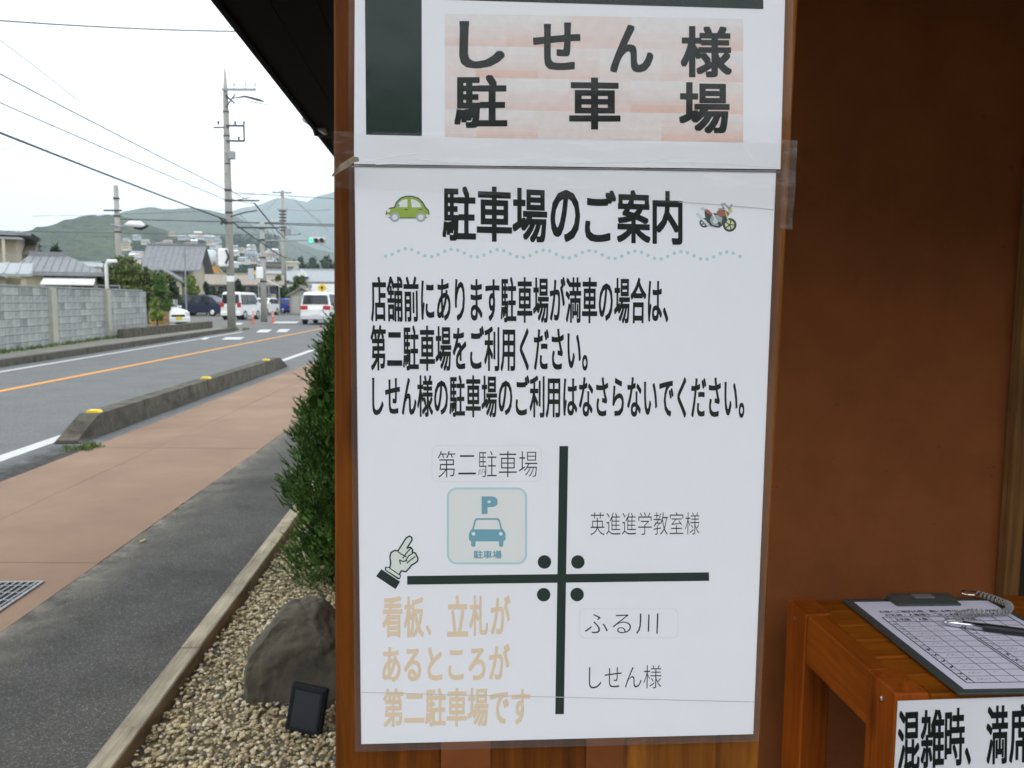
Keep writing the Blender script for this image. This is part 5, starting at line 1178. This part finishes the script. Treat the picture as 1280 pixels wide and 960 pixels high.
def _emit2(s, pts, faces, nm, m, lv=None):
    lv = s.lv if lv is None else lv; vs = []
    for p in pts: x, z = s.fn(p[0], p[1]); vs.append((x, -.0035-EPS*(lv+(p[2] if len(p) == 3 else 0)), z))
    return MB().add(vs, faces).build(nm, m, s.root, fixn=False)
scf._emit = _emit2.__get__(scf)
for t, x0, x1, y0, y1 in [('混',1122.5,1150,888,966),('雑',1151,1180.5,887,961),('時',1181,1206,885,958),('、',1206,1214,934,957),('満',1233,1260,882,956),('席',1262,1292,880,954),('時',1294,1320,878,952)]:
    scf.text(t, [(x0,y0),(x1,y0-1.5),(x1-1,y1-1.5),(x0-1,y1)], bold=.022)
# clipboard
def tfl(px, py, z=TZ): q = G(px, py, z); q = q-org; return Vector((q.dot(TXv), q.dot(TN), 0))
ca = G(1072,752,TZ+.006); cb = G(1205,860,TZ+.006); dv = (ca-cb); ca_ang = math.atan2(-dv.x, dv.y)
cl = empty('clipboard', (cb.x, cb.y, TZ+.0005), ca_ang+R_(1.0), 'grey clipboard holding a waiting list on the counter', 'clipboard')
cl_len = dv.length
MB().bbox(-.011,.222,-.008,cl_len+.018,0,.0035,b=.0012,seg=2).build('board', mat('grey_green_board', (.06,.075,.075), .45, noise_amt=.2, noise_scale=30), cl)
pg = MB().box(0,.21,0,cl_len,.0042,.0049).build('paper', mat('list_paper', (.82,.80,.97), .8), cl)
mb = MB(); mb.bbox(.055,.155,cl_len-.022,cl_len+.014,.005,.009,b=.0012); mb.prism([(cl_len-.02,.009),(cl_len-.005,.014),(cl_len+.012,.014),(cl_len+.014,.009)], .058, .152, 'x'); mb.build('clip', mat('clip_grey', (.09,.105,.10), .35, metal=.3), cl)
MB().bbox(.09,.12,cl_len-.012,cl_len+.004,.0138,.0152,b=.0005).build('clip_badge', mat('badge_silver', (.35,.38,.42), .3, metal=.5), cl)
mb = MB(); zt_ = .0051
def ln(x0, y0, x1, y1, w_=.0006):
    w_ *= 1.7
    l = math.hypot(x1-x0, y1-y0); nx, ny = -(y1-y0)/l*w_/2, (x1-x0)/l*w_/2
    mb.add([(x0+nx,y0+ny,zt_),(x1+nx,y1+ny,zt_),(x1-nx,y1-ny,zt_),(x0-nx,y0-ny,zt_)], [(0,1,2,3)])
gy0, gy1 = .014, cl_len-.062
for k in range(13): yk = gy0+(gy1-gy0)*k/12; ln(.012, yk, .1035, yk, .0009 if k in (0,11,12) else .0005); ln(.1075, yk, .2, yk, .0009 if k in (0,11,12) else .0005)
for x in (.012,.022,.055,.079,.1035,.1075,.118,.151,.175,.2): ln(x, gy0, x, gy1, .0011 if x in (.012,.1035,.1075,.2) else .0006)
mb.build('ruled_table', INK, pg, fixn=False)
def ptext(t, x0, x1, y0, y1, m=INK, bold=.0, par=pg):
    v, f = glyphs(t); lo, hi = v.min(0), v.max(0); n0 = len(v); v = np.concatenate([v+[dx_, 0] for dx_ in (0,.03,.06)]); f = [tuple(i+n0*k for i in q) for k in range(3) for q in f]
    vs = [(x0+(q[0]-lo[0])/(hi[0]-lo[0])*(x1-x0), y0+(q[1]-lo[1])/(hi[1]-lo[1])*(y1-y0), .0052) for q in v]
    MB().add(vs, f).build('lettering', m, par, fixn=False)
ptext('お席へご案内の際、順にお呼びいたしますので', .018, .195, cl_len-.046, cl_len-.037)
ptext('お名前・人数様をご記入お願いいたします。', .02, .19, cl_len-.059, cl_len-.050)
ptext('お名前', .027, .048, gy1-.0145, gy1-.004); ptext('人数', .06, .075, gy1-.0145, gy1-.004); ptext('お名前', .125, .146, gy1-.0145, gy1-.004)
PEN = mat('pencil_grey', (.25,.25,.3), .8)
mb = MB()
for k in range(11):      # handwritten entries
    yk = gy0+(gy1-gy0)*(k+.5)/12
    for c0 in (.013, .108):
        pp = [(c0+.002+.0016*j, yk+random.uniform(-.004,.004)) for j in range(5)]
        for q in band(pp, .0014): mb.add([(x,y,.00515) for x, y in q], [(0,1,2,3)])
mb.build('row_numbers', INK, pg, fixn=False)
mb = MB()
for k in range(11):
    yk = gy0+(gy1-gy0)*(k+.5)/12
    for c0, n_ in ((.03, 9), (.062, 4), (.124, 7)):
        pp = [(c0+.0024*j, yk+random.uniform(-.0035,.0035)) for j in range(n_)]
        for q in band(pp, .0006): mb.add([(x,y,.00518) for x, y in q], [(0,1,2,3)])
mb.build('handwriting', PEN, pg, fixn=False)
# pen with coiled cord
pa = G(1178,777,TZ+.012); pb_ = G(1300,793,TZ+.012)
pn = empty('pen', pa, 0, 'black and silver pen lying across the list', 'pen'); dv = pb_-pa
MB().tube([(0,0,0),dv*.05,dv*.1,dv*.42], [.0012,.003,.0044,.005], 12).build('silver_barrel', M_CHROME, pn, smooth=True)
MB().tube([dv*.42,dv*.45,dv*1.3,dv*1.35], [.005,.0055,.0052,.003], 12).build('black_barrel', M_BLACK, pn, smooth=True)
MB().tube([dv*.02+Vector((0,0,.003)),dv*.12+Vector((0,0,.006)),dv*.22+Vector((0,0,.0062))], .0011, 6).build('pen_clip', M_CHROME, pn)
pth = [G(*p, TZ+.014) for p in ((1196,769),(1215,765),(1240,766),(1258,764),(1262,757),(1250,751),(1233,745),(1222,742))]
cc = empty('coiled_cord', pth[0], 0, 'grey coiled plastic cord looped beside the clip', 'cord')
fine = []
for i in range(len(pth)-1):
    for t in np.linspace(0, 1, 90, endpoint=False): 
        p0, p1, p2, p3 = pth[max(i-1,0)], pth[i], pth[i+1], pth[min(i+2,len(pth)-1)]
        fine.append(.5*((2*p1)+(p2-p0)*t+(2*p0-5*p1+4*p2-p3)*t*t+(3*p1-p0-3*p2+p3)*t**3))
hp = []; acc = 0
for i, q in enumerate(fine):
    if i: acc += (fine[i]-fine[i-1]).length
    tng = (fine[min(i+1,len(fine)-1)]-fine[max(i-1,0)]).normalized(); s_ = tng.cross(Vector((0,0,1))).normalized(); a = acc/.0062*2*PI
    hp.append(q-pth[0]+(s_*math.cos(a)+Vector((0,0,1))*math.sin(a))*.0042)
MB().tube(hp, .001, 5).build('coil', mat('cord_grey', (.30,.32,.32), .3), cc, smooth=True)
rp_ = G(1212,741,TZ+.004)-pth[0]; n_ = 18
MB().tube([rp_+Vector((.014*math.cos(k/n_*2*PI), .01*math.sin(k/n_*2*PI), 0)) for k in range(n_+1)], .0012, 6).build('ring', M_CHROME, cc)
# ------------------------------------------------------------------ pebble bed
soil = MB().add([(Xpl(-1)+.05,-1,.006),(-.1,-1,.006),(-.1,7.6,.006),(Xpl(7.6)+.05,7.6,.006)], [(0,1,2,3)]).build('planting_bed', mat('bed_soil', (.22,.185,.12), 1, noise_amt=.4, noise_scale=20)); tag(soil, kind='structure')
bm = bmesh.new(); bmesh.ops.create_icosphere(bm, subdivisions=1, radius=1); bm.verts.index_update()
iv = np.array([v.co[:] for v in bm.verts]); iF = np.array([[v.index for v in f.verts] for f in bm.faces]); bm.free()
NP = 36000
py_ = 1.2+5.2*rng.random(NP)**1.25; px_ = (-1.07-.067*py_+.085)+rng.random(NP)*(1.25)
sz = rng.uniform(.0045, .009, NP)*np.where(rng.random(NP) < .08, 1.6, 1)*np.where(rng.random(NP) < .3, .7, 1); hz = rng.uniform(0, .028, NP)*rng.random(NP)**.4
scl = np.stack([sz*rng.uniform(.8,1.5,NP), sz*rng.uniform(.8,1.3,NP), sz*rng.uniform(.4,.75,NP)], 1)
an = rng.uniform(0, 6.28, NP); tl = rng.uniform(-.5, .5, NP)
vv = iv[None]*(1+rng.uniform(-.16,.16,(NP,12,1)))*scl[:,None,:]
y1 = vv[...,1]*np.cos(tl)[:,None]-vv[...,2]*np.sin(tl)[:,None]; z1 = vv[...,1]*np.sin(tl)[:,None]+vv[...,2]*np.cos(tl)[:,None]
x2 = vv[...,0]*np.cos(an)[:,None]-y1*np.sin(an)[:,None]; y2 = vv[...,0]*np.sin(an)[:,None]+y1*np.cos(an)[:,None]
P3 = np.stack([x2+px_[:,None], y2+py_[:,None], z1+hz[:,None]+.012], -1).reshape(-1,3)
FF = (iF[None]+(np.arange(NP)*12)[:,None,None]).reshape(-1,3)
me = bpy.data.meshes.new('pebble_bed'); me.from_pydata(P3.tolist(), [], FF.tolist())
m = bpy.data.materials.new('pebble'); m.use_nodes = True; n = m.node_tree
ge = n.nodes.new('ShaderNodeNewGeometry'); rp2 = n.nodes.new('ShaderNodeValToRGB'); n.links.new(ge.outputs['Random Per Island'], rp2.inputs[0])
e = rp2.color_ramp; e.interpolation = 'CONSTANT'
cols = [(0,(.52,.44,.28)),(.2,(.38,.31,.18)),(.4,(.60,.53,.37)),(.55,(.29,.24,.14)),(.7,(.55,.46,.27)),(.86,(.66,.61,.47)),(.955,(.10,.115,.12)),(.985,(.2,.2,.18))]
e.elements[0].position = 0; e.elements[0].color = (*cols[0][1],1); e.elements[1].position = cols[1][0]; e.elements[1].color = (*cols[1][1],1)
for p_, c_ in cols[2:]: q = e.elements.new(p_); q.color = (*c_,1)
n.links.new(rp2.outputs[0], n.nodes['Principled BSDF'].inputs['Base Color']); n.nodes['Principled BSDF'].inputs['Roughness'].default_value = .75
me.materials.append(m); pbo = bpy.data.objects.new('pebble_bed', me); C.objects.link(pbo); tag(pbo, 'tan and cream pebbles covering the planting bed', 'pebbles', kind='stuff')
# rock
def rock(loc, label):
    out_ = [(-.185,-.30),(-.20,-.145),(-.195,-.02),(-.165,.075),(-.06,.212),(.01,.235),(.075,.228),(.14,.16),(.24,.02),(.30,-.12),(.28,-.30),(.0,-.34)]
    ang = [math.atan2(z, x) for x, z in out_]; od = sorted(zip(ang, out_)); A = [a for a, _ in od]; PT = [Vector(p) for _, p in od]
    def rad(th):
        n = len(A)
        for k in range(n):
            a0, a1 = A[k], A[(k+1) % n]+(2*PI if k == n-1 else 0); t = th if th >= a0 else th+2*PI
            if a0 <= t <= a1:
                p, q = PT[k], PT[(k+1) % n]; d = Vector((math.cos(th), math.sin(th))); e = q-p; den = d.x*e.y-d.y*e.x
                return abs((p.x*e.y-p.y*e.x)/den) if abs(den) > 1e-9 else p.length
        return .2
    bm = bmesh.new(); bmesh.ops.create_icosphere(bm, subdivisions=6, radius=1)
    for v in bm.verts:
        d = v.co.copy(); th = math.atan2(d.z, d.x); rho = math.hypot(d.x, d.z); r = rad(th)*min(1, rho**.5*1.0)
        y = d.y*.13; y = max(y, -.085-.03*noise.noise(Vector((d.x*1.5, d.z*1.5, 4))))
        q = Vector((math.cos(th)*r, y+.10*(.25+math.sin(th)*r)-.0, math.sin(th)*r))
        f_ = .012*noise.fractal(q*7+Vector((3,1,2)), 1, 2, 5)+.006*noise.fractal(q*30, .9, 2, 4)-.012*max(0, noise.noise(q*11+Vector((9,2,5)))-.25)
        v.co = q*(1+0)+d.normalized()*f_
    mb = MB().bm(bm)
    o = mb.build('garden_rock', mat('dark_rock', (.115,.105,.075), .85, col2=(.045,.043,.034), noise_scale=6, detail=10, bump=.7, bump_scale=40, bump_dist=.008, spec=.4), None, smooth=True, loc=loc); tag(o, label, 'rock'); return o
rc_ = D(365, 838, 2.78)
rk = rock((rc_.x+.02, 2.80, rc_.z), 'large dark grey leaning boulder on the pebbles')
# small black panel light leaning on the rock
pc = [G(350,915,.02), G(403,925,.02)]
pl = empty('garden_light', ((pc[0].x+pc[1].x)/2, (pc[0].y+pc[1].y)/2, .02), math.atan2(pc[1].y-pc[0].y, pc[1].x-pc[0].x)+.0, 'small black framed panel light leaning against the rock', 'garden light')
M_NB = mat('dull_black_plastic', (.008,.009,.012), .7, spec=.2); Mx = Matrix.Rotation(R_(-17), 4, 'X') @ Matrix.Rotation(R_(2), 4, 'Y')
wq, hq = .066, .158
mb = MB(); mb.bbox(-wq,wq,0,.022,0,hq,b=.008,seg=2,M=Mx); mb.build('housing', M_NB, pl)
mb = MB(); mb.bbox(-wq+.008,wq-.008,-.004,-.0005,.01,.02,b=.001,M=Mx); mb.bbox(-wq+.008,wq-.008,-.004,-.0005,hq-.02,hq-.01,b=.001,M=Mx); mb.bbox(-wq+.008,-wq+.018,-.004,-.0005,.0205,hq-.0205,b=.001,M=Mx); mb.bbox(wq-.018,wq-.008,-.004,-.0005,.0205,hq-.0205,b=.001,M=Mx); mb.build('panel_frame', M_NB, pl)
mb = MB(); mb.box(-wq+.019,wq-.019,-.002,-.0003,.021,hq-.021,M=Mx); mb.build('lens', mat('dark_lens', (.008,.01,.015), .4, spec=.3), pl)
# fallen leaves
for i, (px, py, s_) in enumerate(((178,676,.035),(228,629,.025),(268,782,.03))):
    c = G(px, py, .012); mb = MB(); mb.add([(0,-s_,0),(s_*.4,-s_*.2,.006),(s_*.25,s_*.6,.002),(0,s_,.008),(-s_*.3,s_*.5,.0),(-s_*.4,-s_*.3,.007)], [(0,1,2,3),(0,3,4,5)])
    o = mb.build('fallen_leaf', mat('dry_leaf', (.42,.38,.14), .8), None, fixn=False, loc=c); o.rotation_euler = (0,0,1.9*i); tag(o, ['larger yellowish leaf lying on the dark footpath', 'small leaf lying near the brown paving edge', 'small dry leaf near the planter edging'][i], 'leaf')

# ------------------------------------------------------------------ conifer beside the board
def conifer():
    cx, cy = -.80, 4.08; root = empty('conifer_shrub', (cx, cy, 0), 0, 'dense dark green upright conifer beside the wooden screen', 'shrub')
    tr = MB(); tr.tube([(0,0,0),(.02,0,.5),(0,.01,1.3)], [.03,.022,.006], 8); tr.build('trunk', M_BARK, root, smooth=True)
    r = random.Random(5); mbs = [MB(), MB()]
    prof = [(0,.22),(.08,.27),(.2,.31),(.32,.325),(.45,.28),(.55,.265),(.68,.31),(.82,.335),(.93,.26),(1.03,.20),(1.12,.145),(1.22,.10),(1.34,.02)]
    hs_, rs = [p[0] for p in prof], [p[1] for p in prof]; br = MB()
    for i in range(6600):
        h = r.uniform(0, 1)**.85*1.27+.03; R0 = float(np.interp(h, hs_, rs)); a = r.uniform(0, 2*PI)
        R0 *= .90+.8*noise.noise(Vector((math.cos(a)*1.6, math.sin(a)*1.6, h*5)))+.1*noise.noise(Vector((math.cos(a)*5, math.sin(a)*5, h*14)))
        rad = R0*(r.uniform(.35,1.0)**.5); p = Vector((math.cos(a)*rad, math.sin(a)*rad, h))
        d = Vector((math.cos(a)*.75+r.uniform(-.35,.35), math.sin(a)*.75+r.uniform(-.35,.35), r.uniform(.5,1.3))).normalized(); L = r.uniform(.035,.085)*(1.7 if r.random() < .07 else 1)
        mb = mbs[0]
        # a feathery spray: a spine with short needles leaning forward
        sd_ = d.orthogonal().normalized(); u2 = d.cross(sd_)
        for j in range(7):
            t = j/6; b = p+d*L*t; q = r.uniform(0, 2*PI); w_ = (sd_*math.cos(q)+u2*math.sin(q)); ln_ = L*(.42-.25*t)
            tip = b+(d*.8+w_*.75).normalized()*ln_; s2 = d.cross(w_)*.0052
            mb.add([b-s2, b+s2, tip], [(0,1,2)])
        tip = p+d*(L*1.25); mb.add([p+d*L*.5-sd_*.004, p+d*L*.5+sd_*.004, tip], [(0,1,2)]); mb.add([p+d*L*.5-u2*.004, p+d*L*.5+u2*.004, tip], [(0,1,2)])
    m = mat('conifer_needles', (.09,.185,.026), .65, spec=.3, col2=(.035,.09,.016), noise_scale=9, noise_amt=.5, island=.35)
    V, F = leaves([(0,0,h_,q_*.72,q_*.72,.13) for h_, q_ in zip(hs_[1:-1], rs[1:-1])], 2600, .05, seed=6)
    mbs[0].add(V, F); mbs[0].build('crown', m, root, fixn=False)
conifer()

# across the forecourt, behind the photographer: its dark shape shows in the film over the notices
for i, (x, y, h_, wd) in enumerate(((-7,-15,5.8,5.5),(-1.6,-16,6.6,6),(3.8,-15.5,6.1,5.6),(9,-16,6.2,6),(-13,-17,5,6),(14.5,-15,5.3,6))):
    root = empty('broadleaf_tree', (x, y, 0), 0, ['second tree from the left', 'third tree from the left', 'fourth tree from the left', 'fifth tree from the left', 'leftmost tree', 'rightmost tree'][i]+' in the row behind the forecourt', 'tree', 'row of trees behind the forecourt')
    MB().tube([(0,0,0),(.05,0,h_*.4),(0,.05,h_*.8)], [.16,.12,.04], 8).build('trunk', M_BARK, root, smooth=True)
    rr = random.Random(i); lob = [(rr.uniform(-.3,.3)*wd, rr.uniform(-.2,.2)*wd, h_*rr.uniform(.3,.8), wd*.25, wd*.25, h_*.16) for _ in range(9)]+[(0,0,h_*.3,wd*.42,wd*.3,h_*.26)]
    V, F = leaves(lob, 2600, .26, seed=200+i); MB().add(V, F).build('crown', F_DARK, root, fixn=False)
hs_ = empty('house', (-9, -23, 0), 0, 'dark timber house beyond the row of trees', 'house')
MB().box(0,20,0,6,0,4.4).build('wall', M_DARKW, hs_); gable(hs_, 0, 20, 0, 6, 4.4, 6.2, M_ROOFG, .6)
# ------------------------------------------------------------------ haze
HZ = MB().box(-6800, 6800, -600, 5300, -16.5, 620).build('haze', None or mat('tmp_haze', (1,1,1)))
hm = bpy.data.materials.new('haze_air'); hm.use_nodes = True; n = hm.node_tree; n.nodes.clear()
o_ = n.nodes.new('ShaderNodeOutputMaterial'); pv = n.nodes.new('ShaderNodeVolumePrincipled'); pv.inputs['Color'].default_value = (.78,.90,1.0,1); pv.inputs['Density'].default_value = .00025; pv.inputs['Anisotropy'].default_value = .2
n.links.new(pv.outputs[0], o_.inputs['Volume']); HZ.data.materials.clear(); HZ.data.materials.append(hm); tag(HZ, 'pale blue haze over the far hills', 'haze', kind='stuff')
